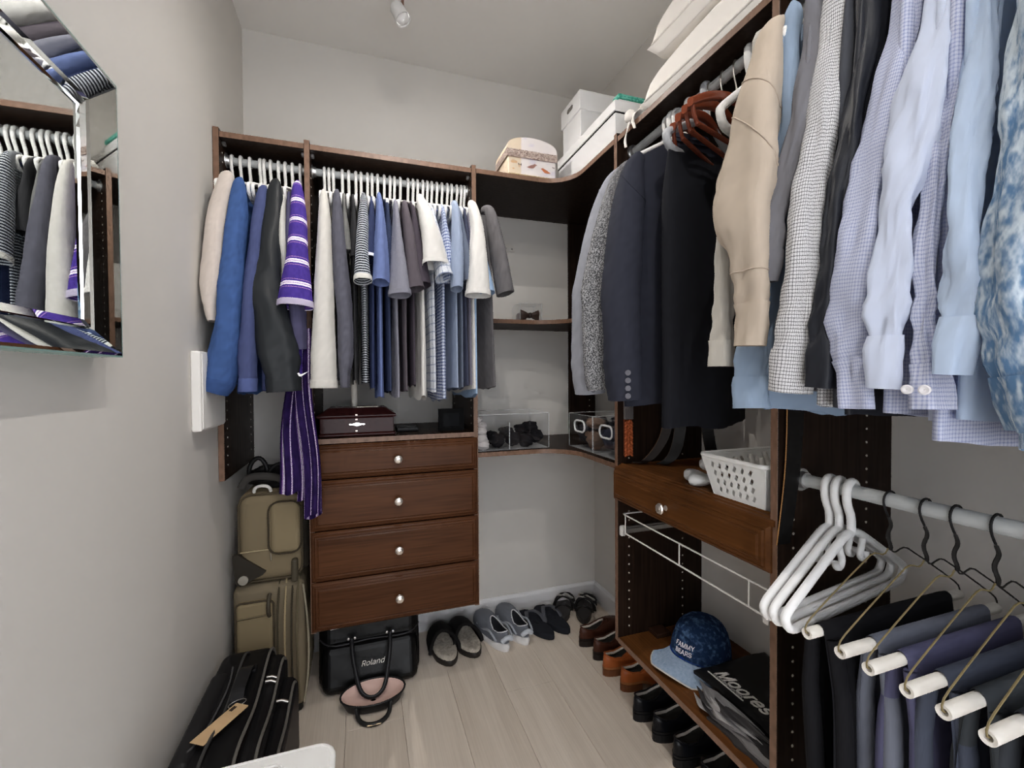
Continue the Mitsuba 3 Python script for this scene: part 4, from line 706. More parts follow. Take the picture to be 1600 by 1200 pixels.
# ================================================================== lower right rod: hangers and trousers
for k, p in enumerate((.668, .648, .624)):
    plastic_hanger('L', p, ('first thick white plastic hanger on the lower rod, nearest the dark wood panel', 'middle one of the three thick white plastic hangers on the lower rod', 'third thick white plastic hanger on the lower rod, in front of the other two')[k],
        None, turn=9, drop=.115, half=.222, r=.0082, col=(228, 228, 228), hooks=True, bar=.028)
_wire = {}
def wire_hanger(p, label, turn=0.0):
    o, A, B = place_on('L', p, turn); M = T(frame(o, A, B, ZV)); t = thing('wire_hanger', label, 'hanger')
    if not _wire:
        arm = np.array([(.003, 0, -.091), (.010, 0, -.0985), (.018, 0, -.1005), (.028, 0, -.097), (.040, 0, -.0945), (.052, 0, -.0975), (.10, 0, -.125), (.15, 0, -.155), (.196, 0, -.1835), (.208, 0, -.193), (.2125, 0, -.2015), (.211, 0, -.209), (.206, 0, -.2115)])
        tw = np.array([(.0022*math.cos(q*9), .0022*math.sin(q*9), -.032-.06*q) for q in np.linspace(0, 1, 40)])
        hook = np.vstack([smooth_path([(-.0165*math.cos(math.radians(q)), 0, .0165*math.sin(math.radians(q))) for q in np.linspace(-40, 180, 12)]+[(.013, 0, -.014), (.003, 0, -.030)], 20)])
        ms = [('hook', tube(hook, .0021, 6), (26, 26, 26)), ('twisted_neck', tube(tw, .0032, 6), (30, 29, 28)),
              ('arm', tube(arm, .0014, 6), (112, 100, 70)), ('arm', tube(arm*[-1, 1, 1], .0014, 6), (30, 29, 28))]
        tb = []
        n = 20; ang = np.arange(n)*2*np.pi/n
        for a, r in ((.208, .0048), (.209, .0094), (-.209, .0094), (-.208, .0048)):
            tb.append(np.stack([a+0*ang, r*np.cos(ang), -.2115+r*np.sin(ang)], 1))
        for a, r in ((-.10, .0048), (.10, .0048)): tb.append(np.stack([a+0*ang, r*np.cos(ang), -.2115+r*np.sin(ang)], 1))
        R = np.array(tb); v, f = grid(R, cu=True, cv=True); ms.append(('cardboard_tube', trimesh.Trimesh(v, f, process=False), (224, 220, 212)))
        for nm, m, c in ms:
            k = part(nm, m, 'mat_satin', t, c, 40, to_world=M); _wire.setdefault('l', []).append((nm, k))
    else:
        for nm, k in _wire['l']: share(nm, k, t, M)
    return t
def trousers(p, label, c, seed, a0=-.17, a1=.136, zb=.16, turn=0.0, heather=.12, pat=None):
    """Trousers folded over the tube: two legs per side, each side hanging straight down."""
    o, A, B = place_on('L', p, turn); Z0 = o[2]; t = thing('trousers', label, 'trousers')
    zt = -.2115; R = []; UV = []
    n = 60
    prof = [(s*(.0125+.014*min(1, h/.10)), -h) for s, h in [(-1, h) for h in np.linspace(.62, 0.0, 22)]]
    top = [(.0125*math.cos(math.radians(q)), .0125*math.sin(math.radians(q))) for q in np.linspace(165, 15, 8)]
    pr = np.array(prof+top+[(-b, h) for b, h in prof[::-1]])
    ss = np.linspace(-1, 1, 26)
    for s in ss:
        a = (a0+a1)/2+(a1-a0)/2*s
        hang = np.clip(-pr[:, 1]/.5, 0, 1)
        inset = (abs(s) > .93)*.35
        aa = a+.014*hang*np.sin(7*pr[:, 1]+seed)*s-.012*hang*s
        bb = pr[:, 0]*(1-inset*.6)+.010*hang*np.sin(3.2*s+seed)+.006*np.sign(pr[:, 0])*hang*np.sin(8*s+seed*1.7)
        zz = zt+np.where(pr[:, 1] < 0, pr[:, 1]*(Z0+zt-zb)/.62, pr[:, 1])
        R.append(o+np.multiply.outer(aa, A)+np.multiply.outer(bb, B)+np.multiply.outer(zz, ZV))
    R = np.array(R)
    part('outer_fold', trimesh.Trimesh(*grid(R), process=False), 'mat_cloth', t, colors(R, c, heather, seed), True)
    # front leg edges, rounded
    for s in (-1, 1):
        E_ = []
        for h in np.linspace(0.01, .62, 22):
            w = .0105+.008*min(1, h/.15); q = np.linspace(0, 2*np.pi, 13)[:-1]
            hg = h/.5
            ca = a1-.012-.012*hg+.008*np.sin(6*h+seed*2+s); cb = s*(.012+.012*min(1, h/.10))+.010*hg*np.sin(3.2+seed)
            E_.append(o+np.multiply.outer(ca+.016*np.cos(q), A)+np.multiply.outer(cb+w*.75*np.sin(q), B)+np.multiply.outer(zt-h*(Z0+zt-zb)/.62+0*q, ZV))
        E_ = np.array(E_)
        part('leg_fold', loft(E_), 'mat_cloth', t, (colors(E_, c, heather, seed+1) if False else np.asarray(c)), True)
TR = [(.556, (20, 20, 23), 'black trousers on the wire hanger beside the three thick white hangers'),
      (.500, (102, 106, 118), 'mid grey trousers on the second cardboard tube hanger of the lower rod'),
      (.458, (80, 80, 106), 'indigo grey trousers on the third cardboard tube hanger of the lower rod'),
      (.408, (66, 71, 84), 'dark slate trousers on the fourth cardboard tube hanger of the lower rod'),
      (.366, (58, 62, 66), 'charcoal green trousers on the fifth cardboard tube hanger of the lower rod'),
      (.322, (60, 64, 70), 'dark grey trousers on the sixth cardboard tube hanger, near the right edge'),
      (.278, (40, 56, 76), 'blue black trousers on the last tube hanger in the bottom right corner')]
for k, (p, c, l) in enumerate(TR):
    ords = ('first', 'second', 'third', 'fourth', 'fifth', 'sixth', 'seventh')
    wire_hanger(p, f'{ords[k]} black wire hanger with a cardboard tube, counted from the white hangers', turn=0)
    trousers(p, l, c, 80+k, a1=.136+(0.045 if k == 0 else .0))

# ================================================================== shoes
def egg(L, w0, w1, n=40, toe=.5):
    """Sole outline, heel at x=0, toe at x=L; half widths w0 at the heel and w1 at the ball."""
    xs = lambda s: L*(1-math.cos(s))/2
    up = []
    for s in np.linspace(0, math.pi, n//2+1):
        x = xs(s)/L; w = (w0+(w1-w0)*(1/(1+math.exp(-14*(x-.45)))))*min(1, (math.sin(math.pi*min(x/.28, 1)/2))**.55)*(1 if x < .72 else math.sqrt(max(0, 1-((x-.72)/.28)**2.3)))
        up.append((x*L, w))
    up = np.array(up); lo = up[-2:0:-1]*[1, -1]
    P = np.vstack([up, lo]); P[:, 1] += .008*np.sin(P[:, 0]/L*np.pi)
    return P
def place_shoe(m, x, y, rz): return move(move(m, M=np.diag([1.03, 1.14, 1.12, 1.0])), x, y, 0, rz)
def shoe(name, label, x, y, rz, L=.285, upper=(40, 40, 42), sole=(20, 20, 22), lining=(190, 182, 170), kind='dress', mat='mat_gloss', rim=None, welt=None, heel=None):
    t = thing(name, label, 'shoe'); P = egg(L, .031, .044); n = len(P)
    sh = .026 if kind == 'sneaker' else .012
    z0 = sh+(.014 if kind == 'dress' else .006)
    # sole: heel block, outsole
    if kind == 'dress':
        hp = Polygon(P*[1, 1.02]).buffer(.002).intersection(sbox(-.02, -.1, L*.27, .1)); part('heel', place_shoe(extr(hp, .024), x, y, rz), 'mat_satin', t, heel if heel is not None else sole, 30)
        R = []
        for z, g in ((.0, .998), (.012, 1.02)):
            lift = np.where(P[:, 0] < L*.30, .0245, np.maximum(.0, .0245*(1-(P[:, 0]-L*.30)/(L*.14)))); lift = np.clip(lift, 0, None)
            R.append(np.stack([(P[:, 0]-L/2)*g+L/2, P[:, 1]*g*1.05, z*.75+lift], 1))
        m = loft(np.array(R)); z0a = R[1][:, 2]
        part('outsole', place_shoe(m, x, y, rz), 'mat_satin', t, welt if welt is not None else sole, 30)
    else:
        R = []
        for z, g in ((0, .97), (.004, 1.01), (sh*.55, 1.03), (sh, 1.0)):
            fl = .010*np.clip((P[:, 0]/L-.72)/.28, 0, 1)**1.6*(1 if z < .01 else .55); hl = .012*np.clip((.3-P[:, 0]/L)/.3, 0, 1)*(0 if z < .01 else 1)
            R.append(np.stack([(P[:, 0]-L/2)*g+L/2-(.006 if z > .01 else 0)*np.clip((.2-P[:, 0]/L)/.2, 0, 1), P[:, 1]*g*1.04, z+fl+hl], 1))
        part('outsole', place_shoe(loft(np.array(R)), x, y, rz), 'mat_satin', t, sole, 40); z0a = R[-1][:, 2]
    # upper from the outline to the collar
    hc = .078 if kind == 'sneaker' else .070
    c0 = L*.035; c1 = L*.47; cx, cl = (c0+c1)/2, (c1-c0)/2
    ang = np.arctan2(P[:, 1]-.006, P[:, 0]-L*.42)
    C = np.stack([cx+cl*np.cos(ang), .0235*np.sin(ang)*(1-.15*np.cos(ang))+.004], 1)
    zc = hc+.014*np.clip(np.cos(ang), 0, 1)+.006*np.clip(-np.cos(ang), 0, 1)**2-.010*np.abs(np.sin(ang))**2
    Rr = []
    for q in np.linspace(0, 1, 15):
        e = q**2.1; qz = math.sin(q*math.pi/2)**.85
        toe = np.clip((P[:, 0]/L-.5)/.5, 0, 1)
        ezz = (1-(1-qz)**(1+.6*toe)); zz = z0a-.002+(zc-z0a)*(qz*(1-toe)+(qz*.75+.25*q)*toe)
        bul = 1+.05*math.sin(q*math.pi)
        Pk = np.stack([(P[:, 0]-L/2)*(1+.012*math.sin(q*math.pi))+L/2, P[:, 1]*bul], 1)
        Rr.append(np.column_stack([Pk*(1-e)+C*e, zz]))
    Rr = np.array(Rr); m = trimesh.Trimesh(*grid(Rr, cv=True), process=False)
    part('upper', place_shoe(m, x, y, rz), mat, t, upper, True)
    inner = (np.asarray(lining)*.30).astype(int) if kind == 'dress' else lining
    I = [np.column_stack([C, zc]), np.column_stack([(C-[cx, 0])*[.97, .88]+[cx, 0], zc-.005]), np.column_stack([(C-[cx, 0])*[.95, .86]+[cx, 0], zc-.010])]
    part('lining', place_shoe(trimesh.Trimesh(*grid(np.array(I), cv=True), process=False), x, y, rz), 'mat_cloth', t, lining, True)
    I = [I[-1], np.column_stack([(C-[cx, 0])*[.98, 1.05]+[cx, 0], np.full(n, .040)]), np.column_stack([(C-[cx, 0])*.2+[cx, 0], np.full(n, .034)])]
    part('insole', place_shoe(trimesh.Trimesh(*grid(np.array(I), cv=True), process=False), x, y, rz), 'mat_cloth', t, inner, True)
    rimp = np.column_stack([C, zc]); part('collar_rim', place_shoe(tube(rimp, .0026, 6, closed=True), x, y, rz), mat, t, rim if rim is not None else upper, True)
    if kind in ('dress', 'sneaker'):
        # tongue and laces over the vamp
        top = lambda f: (L*(.47+.20*f), .089-.030*f)
        ms = []
        for i in range(5 if kind == 'sneaker' else 4):
            f = .08+.19*i; xx, zz = top(f); ms.append(smooth_path([(xx+.004, -.018, zz-.009), (xx, 0, zz+.001), (xx-.004, .018, zz-.009)], 8))
        for q in ms: part('lace', place_shoe(tube(q, .0019, 5), x, y, rz), 'mat_cloth', t, upper if kind == 'dress' else (205, 208, 212), True)
    return t
def sneaker(label, x, y, rz):
    t = shoe('sneaker', label, x, y, rz, L=.30, upper=(106, 110, 118), sole=(220, 220, 220), lining=(40, 42, 46), kind='sneaker', mat='mat_cloth', rim=(190, 192, 196))
    hc = [( .004, -.02, .050), (-.003, -.012, .060), (-.006, 0, .064), (-.003, .012, .060), (.004, .02, .050)]
    part('heel_patch', place_shoe(tube(smooth_path(hc, 12), .010, 8, flat=((0, 0, 1), 1.0)), x, y, rz), 'mat_satin', t, (186, 192, 200), True)
    for s in (-1, 1):
        q = smooth_path([(.03, s*.037, .045), (.09, s*.042, .062), (.15, s*.044, .045), (.2, s*.047, .05)], 14)
        part('side_stripe', place_shoe(tube(q, .005, 6), x, y, rz), 'mat_satin', t, (160, 166, 174), True)
def slipper(label, x, y, rz):
    t = thing('slipper', label, 'slipper'); L = .285; P = egg(L, .043, .047)
    R = [np.column_stack([(P-[L/2, 0])*[g, g*1.04]+[L/2, 0], np.full(len(P), z)]) for z, g in ((0, .97), (.004, 1.02), (.016, 1.03), (.022, 1.0))]
    part('outsole', place_shoe(loft(np.array(R)), x, y, rz), 'mat_satin', t, (40, 36, 33), 40)
    rr = np.array([np.column_stack([(P-[L/2, 0])*[g, g]+[L/2, 0], np.full(len(P), z)]) for z, g in ((.021, .985), (.031, .965), (.036, .88), (.033, .6), (.032, .2))])
    m = loft(rr, False, True); v = np.array(m.vertices); v[:, 2] += .007*(meshkit.noise(v*[90, 90, 0], 4)-.5); m.vertices = v
    part('insole', place_shoe(m, x, y, rz), 'mat_fleece', t, None, True)
    U_ = []
    for i, s in enumerate(np.linspace(.46, .995, 14)):
        w = np.interp(s*L, P[:len(P)//2+1, 0], P[:len(P)//2+1, 1])*1.06+.003; cy_ = .008*math.sin(s*math.pi); h = .062*math.sqrt(max(.03, 1-((s-.46)/.56)**2))+.012
        q = np.linspace(-.12, math.pi+.12, 20)
        U_.append(np.stack([s*L-.055*np.abs(np.cos(q))**2*(1-(s-.46)/.535), cy_+w*np.cos(q), .018+(h-.012)*np.sin(q).clip(-.1)], 1))
    U_ = np.array(U_); part('upper_band', place_shoe(trimesh.Trimesh(*grid(np.concatenate([U_, (U_-[L*.7, 0, .02])[::-1]*[.97, .93, .92]+[L*.7, 0, .02]])), process=False), x, y, rz), 'mat_cloth', t, (22, 21, 22), True)
    part('fleece_trim', place_shoe(tube(U_[0][1:-1], .0075, 8), x, y, rz), 'mat_cloth', t, (27, 26, 26), True)
def sandal(label, x, y, rz):
    t = thing('sandal', label, 'sandal'); L = .27; P = egg(L, .034, .046)
    R = [np.column_stack([(P-[L/2, 0])*[g, g]+[L/2, 0], z+.006*np.clip(.5-P[:, 0]/L, 0, 1)]) for z, g in ((0, .97), (.004, 1.0), (.020, 1.0), (.024, .97), (.0235, .2))]
    part('footbed', place_shoe(loft(np.array(R)), x, y, rz), 'mat_cloth', t, (34, 36, 42), 40)
    for s in (-1, 1):
        q = smooth_path([(L*.80, .006, .026), (L*.70, s*.012+.006, .050), (L*.55, s*.034+.006, .046), (L*.42, s*.042+.006, .018)], 14)
        part('strap', place_shoe(tube(q, [.004]+[.0095]*12+[.008], 8, flat=((0, 0, 1), .45)), x, y, rz), 'mat_satin', t, (70, 72, 78), True)
    part('toe_post', place_shoe(tube([(L*.80, .006, .018), (L*.80, .006, .034)], .004, 8), x, y, rz), 'mat_satin', t, (60, 62, 68), True)
def strappy(label, x, y, rz):
    t = thing('sport_sandal', label, 'sandal'); L = .27; P = egg(L, .033, .045)
    R = [np.column_stack([(P-[L/2, 0])*[g, g]+[L/2, 0], np.full(len(P), z)]) for z, g in ((0, .97), (.004, 1.0), (.022, 1.0), (.026, .97), (.0255, .2))]
    part('footbed', place_shoe(loft(np.array(R)), x, y, rz), 'mat_satin', t, (50, 48, 48), 40)
    for f, h, dx in ((.80, .046, .0), (.72, .054, -.02), (.62, .060, .02), (.50, .066, -.02), (.40, .072, .0)):
        q = smooth_path([(f*L, -.044, .016), (f*L+dx, -.032, h*.75), (f*L+dx*.5, .006, h), (f*L-dx, .036, h*.75), (f*L-dx*.5, .050, .016)], 16)
        part('strap', place_shoe(tube(q, .0075, 8, flat=((.6, 0, .8), .5)), x, y, rz), 'mat_satin', t, ((28, 27, 28) if f not in (.72, .5) else (186, 184, 180)), True)
    q = smooth_path([(.085, -.034, .024), (.03, -.036, .052), (-.004, 0, .088), (.03, .036, .052), (.085, .036, .024)], 20)
    part('heel_strap', place_shoe(tube(q, .0045, 8), x, y, rz), 'mat_satin', t, (24, 24, 25), True)
slipper('black slipper with a pale fleece sole, left of its pair, beside the laptop bag', .352, 1.885, 92)
slipper('black slipper with a pale fleece sole, right of its pair, beside the grey running shoes', .470, 1.905, 97)
sneaker('grey running shoe with a thick white sole, left of its pair', .612, 1.898, 101)
sneaker('grey running shoe with a thick white sole, right of its pair', .715, 1.915, 97)
sandal('dark thong sandal, left of its pair, beside the running shoes', .845, 1.912, 104)
sandal('dark thong sandal, right of its pair, before the strappy sandals', .935, 1.928, 101)
strappy('black and grey strappy sandal, left of its pair, in the back corner', .955, 2.035, 62)
strappy('black and grey strappy sandal, right of its pair, in the back corner', 1.045, 1.985, 58)
BRN, TAN = (64, 36, 26), (150, 80, 40)
shoe('dress_shoe', 'dark brown leather lace shoe in the corner, the farther of its pair', .945, 1.835, 8, upper=BRN, sole=(30, 22, 20), lining=(205, 196, 186), mat='mat_leather')
shoe('dress_shoe', 'dark brown leather lace shoe next to the tan leather shoes', .958, 1.728, 6, upper=BRN, sole=(30, 22, 20), lining=(205, 196, 186), mat='mat_leather')
shoe('dress_shoe', 'tan leather lace shoe beside the dark brown shoes, under the end of the low shelf', .945, 1.622, 5, upper=TAN, sole=(96, 56, 32), lining=(214, 204, 192), welt=(140, 90, 54), mat='mat_leather')
shoe('dress_shoe', 'tan leather lace shoe beside the black dress shoes, nearer of its pair', .965, 1.520, 3, upper=TAN, sole=(96, 56, 32), lining=(214, 204, 192), welt=(140, 90, 54), mat='mat_leather')
BLK = (17, 18, 22)
for k, (x, y, l) in enumerate(((.925, 1.372, 'shiny black dress shoe under the low shelf, first after the tan shoes'), (.935, 1.272, 'shiny black dress shoe under the low shelf, second after the tan shoes'),
    (.935, 1.165, 'shiny black dress shoe under the low shelf, third after the tan shoes'), (.950, 1.060, 'shiny black dress shoe under the low shelf, nearest the bottom edge'))):
    shoe('dress_shoe', l, x, y, (4, 2, 5, 2)[k], upper=BLK, sole=(20, 20, 22), lining=(196, 190, 182))
# ================================================================== things on the top shelves
ZS = ZT+.0005
# flowered keepsake box with a domed lid
t = thing('keepsake_box', 'flowered keepsake box with birds and a domed lid on the top corner shelf', 'box')
x0, x1, y0, y1, zb = .588, .815, 1.778, 1.945, ZS
def _floral(p, n, uv):
    a = fbm(p.x*30, p.y*30, p.z*30, 3); b = noise(p.x*70+9, p.y*70, p.z*70)
    c = mix((0.66, 0.55, 0.42), (0.72, 0.67, 0.66), smoothstep(.648, .652, p.x))
    c = mix(c, (0.62, 0.58, 0.64), smoothstep(.55, .75, a)*smoothstep(.640, .665, p.x)); return mix(c, (0.58, 0.36, 0.20), smoothstep(.72, .80, b)*(1-smoothstep(.63, .66, p.x))*smoothstep(2.19, 2.15, p.z))
pbsdf('mat_floral', proc(_floral), 0.55, 0.35)
def _lace(p, n, uv): return mix((0.17, 0.11, 0.09), (0.55, 0.46, 0.41), smoothstep(.42, .58, noise(p.x*330, p.y*330, p.z*330)))
pbsdf('mat_lace', proc(_lace), 0.6, 0.3)
part('body', rbox(x0+.004, x1-.004, y0+.004, y1-.004, zb, zb+.085, .006), 'mat_floral', t, None, 30)
arch = [(x0, 0), (x1, 0), (x1, .032)]+[((x0+x1)/2+(x1-x0)/2*math.cos(math.radians(q))*(1 if abs(math.cos(math.radians(q))) < .9 else 1), .032+.052*math.sin(math.radians(q))**.75) for q in np.linspace(8, 172, 20)]+[(x0, .032)]
ld = part('lid', extr(Polygon(arch), y1-y0, frame([0, y1, zb+.084], [1, 0, 0], [0, 0, 1.0], [0, -1.0, 0])), 'mat_floral', t, None, 30)
part('lace_band', join([slab(x0-.0012, x1+.0012, y0-.0016, y0-.0002, zb+.080, zb+.112), slab(x0-.0012, x0-.0003, y0-.0002, y1, zb+.080, zb+.112)]), 'mat_lace', t)
def bird(cx, cz, s, flip):
    b = [(-.022, -.004), (-.010, -.007), (.004, -.006), (.012, .001), (.016, .006), (.021, .006), (.017, .009), (.012, .012), (.007, .009), (-.004, .005), (-.012, .000)]
    return Polygon([(cx+x*s*flip, cz+z*s) for x, z in b])
for cx, cz, s, f, c in ((.700, zb+.050, 1.15, 1, (150, 112, 104)), (.762, zb+.038, 1.1, -1, (184, 112, 78))):
    part('bird_print', extr(bird(cx, cz, s, f), .0006, frame([0, y0+.0034, 0], [1, 0, 0], [0, 0, 1.0], [0, -1.0, 0])), 'mat_satin', t, c)
def fly(cx, cz, s=1): return [Polygon([(cx, cz), (cx+d*.007*s, cz+.005*s), (cx+d*.006*s, cz-.003*s)]) for d in (1, -1)]
for cx, cz, s in ((.645, zb+.052, 1.1), (.800, zb+.058, .8)):
    for P in fly(cx, cz, s): part('butterfly_wing', extr(P, .0006, frame([0, y0+.0034, 0], [1, 0, 0], [0, 0, 1.0], [0, -1.0, 0])), 'mat_satin', t, (96, 78, 70))
part('base_strip', bx(x0+.006, x1-.006, y0+.0015, y0+.006, zb, zb+.012), 'mat_satin', t, (168, 148, 112))
# white storage boxes
t = thing('storage_box', 'long white lidded storage box on the top corner shelf beside the flowered box', 'box')
part('box', rbox(.885, 1.19, 1.425, 1.915, ZS, ZS+.116, .004, False), 'mat_satin', t, (218, 218, 218))
part('lid', rbox(.881, 1.194, 1.421, 1.919, ZS+.1195, ZS+.160, .004, False), 'mat_satin', t, (224, 224, 224))
part('seam', bx(.884, 1.191, 1.424, 1.916, ZS+.1155, ZS+.120), 'mat_satin', t, (20, 20, 22))
t = thing('file_box', 'white cardboard file box with a hand hole, on top of the long white box', 'box'); zf = ZS+.1605
part('box', rbox(.909, 1.095, 1.738, 1.915, zf, zf+.20, .003, False), 'mat_satin', t, (226, 226, 226))
part('lid', rbox(.902, 1.102, 1.731, 1.922, zf+.145, zf+.228, .003, False), 'mat_satin', t, (236, 236, 236))
hh = Polygon(rrect(.055, .020, .0095)); part('hand_hole', extr(hh, .001, frame([.9015, 1.826, zf+.192], [0, -1.0, 0], [0, 0, 1.0], [-1.0, 0, 0])), 'mat_satin', t, (112, 108, 104))
t = thing('green_box', 'flat box with a teal patterned top on the long white box', 'box')
def _teal(p, n, uv): return mix((0.04, 0.30, 0.22), (0.14, 0.50, 0.40), smoothstep(.4, .6, noise(p.x*200, p.y*200, p.z*200)))
pbsdf('mat_teal', proc(_teal), 0.5, 0.3)
part('box', bx(.905, 1.03, 1.430, 1.462, zf, zf+.010), 'mat_satin', t, (224, 224, 224)); part('lid', bx(.900, 1.035, 1.424, 1.466, zf+.0105, zf+.026), 'mat_teal', t)
# white knotted cloth, roll
def ribbon(path, wdir, w, th=.0012, wave=0, seed=0):
    p = smooth_path(path, 30); wd = np.asarray(wdir, float); w = np.broadcast_to(np.interp(np.linspace(0, 1, 30), np.linspace(0, 1, len(np.atleast_1d(w))), np.atleast_1d(w)), (30,))
    tn = np.gradient(p, axis=0); tn /= np.linalg.norm(tn, axis=1, keepdims=True); nn = np.cross(tn, wd); nn /= np.linalg.norm(nn, axis=1, keepdims=True)+1e-9
    ts = np.linspace(-1, 1, 7); wv = wave*np.sin(ts[None]*2.5+seed+np.arange(30)[:, None]*.35)
    P = p[:, None]+ts[None, :, None]*w[:, None, None]*wd+nn[:, None]*wv[..., None]
    Q = P+nn[:, None]*th; R = np.concatenate([P, Q[:, ::-1]], 1); return loft(R)
t = thing('white_cloth', 'white cloth with dangling ties draped over the front edge of the top right shelf', 'cloth')
n, m = 22, 22; q = np.linspace(0, 2*np.pi, m+1)[:-1]; R = []
for i in range(n):
    f = i/(n-1)*math.pi; rr = math.sin(f)
    P = np.stack([.955+.075*rr*np.cos(q)*(1+.2*np.sin(3*q)), 1.265+.10*rr*np.sin(q)*(1+.15*np.sin(4*q+1)), ZS+.002+.055*(1+math.cos(f))/2*(1+.3*np.sin(5*q+f*3))], -1); R.append(P)
part('crumpled_cloth', loft(np.array(R)), 'mat_cloth', t, (226, 222, 216), True)
part('knot', rbox(.842, .872, 1.272, 1.308, 2.098, 2.136, .014), 'mat_cloth', t, (226, 222, 216), True)
for pth, w in (([(.90, 1.28, 2.125), (.865, 1.29, 2.120), (.853, 1.297, 2.085), (.853, 1.312, 2.045), (.852, 1.308, 2.022)], [.010, .012, .007, .006, .005]), ([(.90, 1.26, 2.12), (.865, 1.272, 2.122), (.852, 1.268, 2.095), (.853, 1.262, 2.075), (.852, 1.257, 2.060)], [.010, .014, .012, .008, .003])):
    part('tie', ribbon(pth, (0.1, 1, 0), w, .002, .002), 'mat_cloth', t, (226, 222, 216), True)
t = single('paper_roll', move(lathe([(.002, 0), (.030, 0), (.032, .002), (.032, .098), (.030, .1), (.002, .1)], 24), M=frame([.915, 1.150, ZS+.0325], [0, 1, 0], [0, 0, 1.0], [1.0, 0, 0])), 'mat_cloth', 'white roll lying on the top right shelf between the cloth and the pillows', 'roll', (224, 222, 220), 40)
def pillow(label, x0, x1, y0, y1, z, h, seed):
    n = 26; u = np.linspace(-1, 1, n); U_, V_ = np.meshgrid(u, u, indexing='ij')
    e = (np.clip(1-np.abs(U_)**5, 0, 1)*np.clip(1-np.abs(V_)**4, 0, 1))**.40
    ear = 1-.05*(1-np.abs(V_)**2)*(np.abs(U_)**4)-.0
    earv = 1-.05*(1-np.abs(U_)**2)*(np.abs(V_)**4)
    X = (x0+x1)/2+(x1-x0)/2*U_*ear; Y = (y0+y1)/2+(y1-y0)/2*V_*earv
    nz = (fold_noise(U_*3+seed, V_*2.2, seed)*.022+fold_noise(U_*9+seed, V_*4, seed+2)*.009)*e
    wr = .006*np.sin(V_*26+3*fold_noise(U_*2, V_*2, seed+4))*np.clip(np.abs(V_)-.55, 0, 1)*e
    top = z+h*.24+e*h*.76+nz*1.0+wr; bot = z+h*.24-e*h*.45
    a = grid(np.stack([X, Y, top], -1)); b = grid(np.stack([X, Y, np.maximum(bot, z)], -1)[::-1])
    t = thing('pillow', label, 'pillow'); part('case', join([a, b]), 'mat_cloth', t, (232, 228, 222), True)
    rim = np.concatenate([np.stack([X[k], Y[k], (top[k]+bot[k])/2], -1) for k in (0,)]+[np.stack([X[:, -1], Y[:, -1], (top[:, -1]+bot[:, -1])/2], -1)]+[np.stack([X[-1, ::-1], Y[-1, ::-1], (top[-1, ::-1]+bot[-1, ::-1])/2], -1)]+[np.stack([X[::-1, 0], Y[::-1, 0], (top[::-1, 0]+bot[::-1, 0])/2], -1)])
    part('seam', tube(rim[::3], .003, 6, closed=True), 'mat_cloth', t, (226, 222, 216), True)
pillow('lower white pillow lying on the top right shelf', .875, 1.215, .56, 1.262, ZS+.002, .165, 3)
pillow('upper white pillow lying on the other pillow, touching the top edge of the photo', .885, 1.215, .60, 1.235, ZS+.168, .165, 7)

# ================================================================== middle corner shelf
t = thing('clear_case', 'small clear plastic case holding a bow tie on the middle corner shelf', 'case')
zc_ = 1.5145; cx0, cx1, cy0, cy1, ch = .712, .822, 1.975, 2.085, .085
def pane(parent, nm, a, b, c, d): part(nm, trimesh.Trimesh([a, b, c, d], [[0, 1, 2], [0, 2, 3]], process=False), 'mat_acrylic', parent)
def clear_box(t, x0, x1, y0, y1, z0, z1, lid=False, skip=()):
    for nm, q in dict(front=((x0, y0, z0), (x1, y0, z0), (x1, y0, z1), (x0, y0, z1)), back=((x0, y1, z0), (x1, y1, z0), (x1, y1, z1), (x0, y1, z1)), left=((x0, y0, z0), (x0, y1, z0), (x0, y1, z1), (x0, y0, z1)), right=((x1, y0, z0), (x1, y1, z0), (x1, y1, z1), (x1, y0, z1)), lid=((x0, y0, z1), (x1, y0, z1), (x1, y1, z1), (x0, y1, z1))).items():
        if nm in skip or (nm == 'lid' and not lid): continue
        pane(t, 'lid' if nm == 'lid' else 'clear_wall', *q)
    r = .0013; e = [tube([(x0, y0, z1), (x1, y0, z1), (x1, y1, z1), (x0, y1, z1)], r, 6, closed=True)]
    part('rim', e[0], 'mat_gloss', t, (206, 208, 210), True)
    for (x, y) in ((x0, y0), (x1, y0), (x0, y1), (x1, y1)): part('corner_edge', tube([(x, y, z0+.001), (x, y, z1)], .0011, 6), 'mat_gloss', t, (200, 202, 204), True)
    part('floor', bx(x0+.001, x1-.001, y0+.001, y1-.001, z0, z0+.0012, .0004), 'mat_gloss', t, (150, 150, 152))
clear_box(t, cx0, cx1, cy0, cy1, zc_, zc_+ch, True)
t = thing('bow_tie', 'dark brown satin bow tie standing in the small clear case', 'bow tie')
for s in (-1, 1):
    R = []
    for f in np.linspace(0, 1, 14):
        hh = .007+.020*f**.8; th_ = .006+.009*math.sin(f*math.pi*.8); qq = np.linspace(0, 2*np.pi, 17)[:-1]
        R.append(np.stack([np.full(16, .770+s*(.003+.043*f)), cy0+.028+th_*np.cos(qq)*(1+.3*np.sin(3*qq)), zc_+.031+hh*np.sin(qq)], -1))
    part('wing', loft(np.array(R)), 'mat_satin', t, (66, 52, 46), 50)
part('knot', rbox(.762, .778, cy0+.012, cy0+.040, zc_+.018, zc_+.044, .007), 'mat_satin', t, (50, 40, 36), True)
single('grey_pocket_square', move(rbox(0, .05, 0, .035, 0, .045, .016), .712+.006, cy0+.055, zc_+.002), 'mat_cloth', 'crumpled grey cloth behind the bow tie in the small clear case', 'cloth', (120, 112, 114), True)
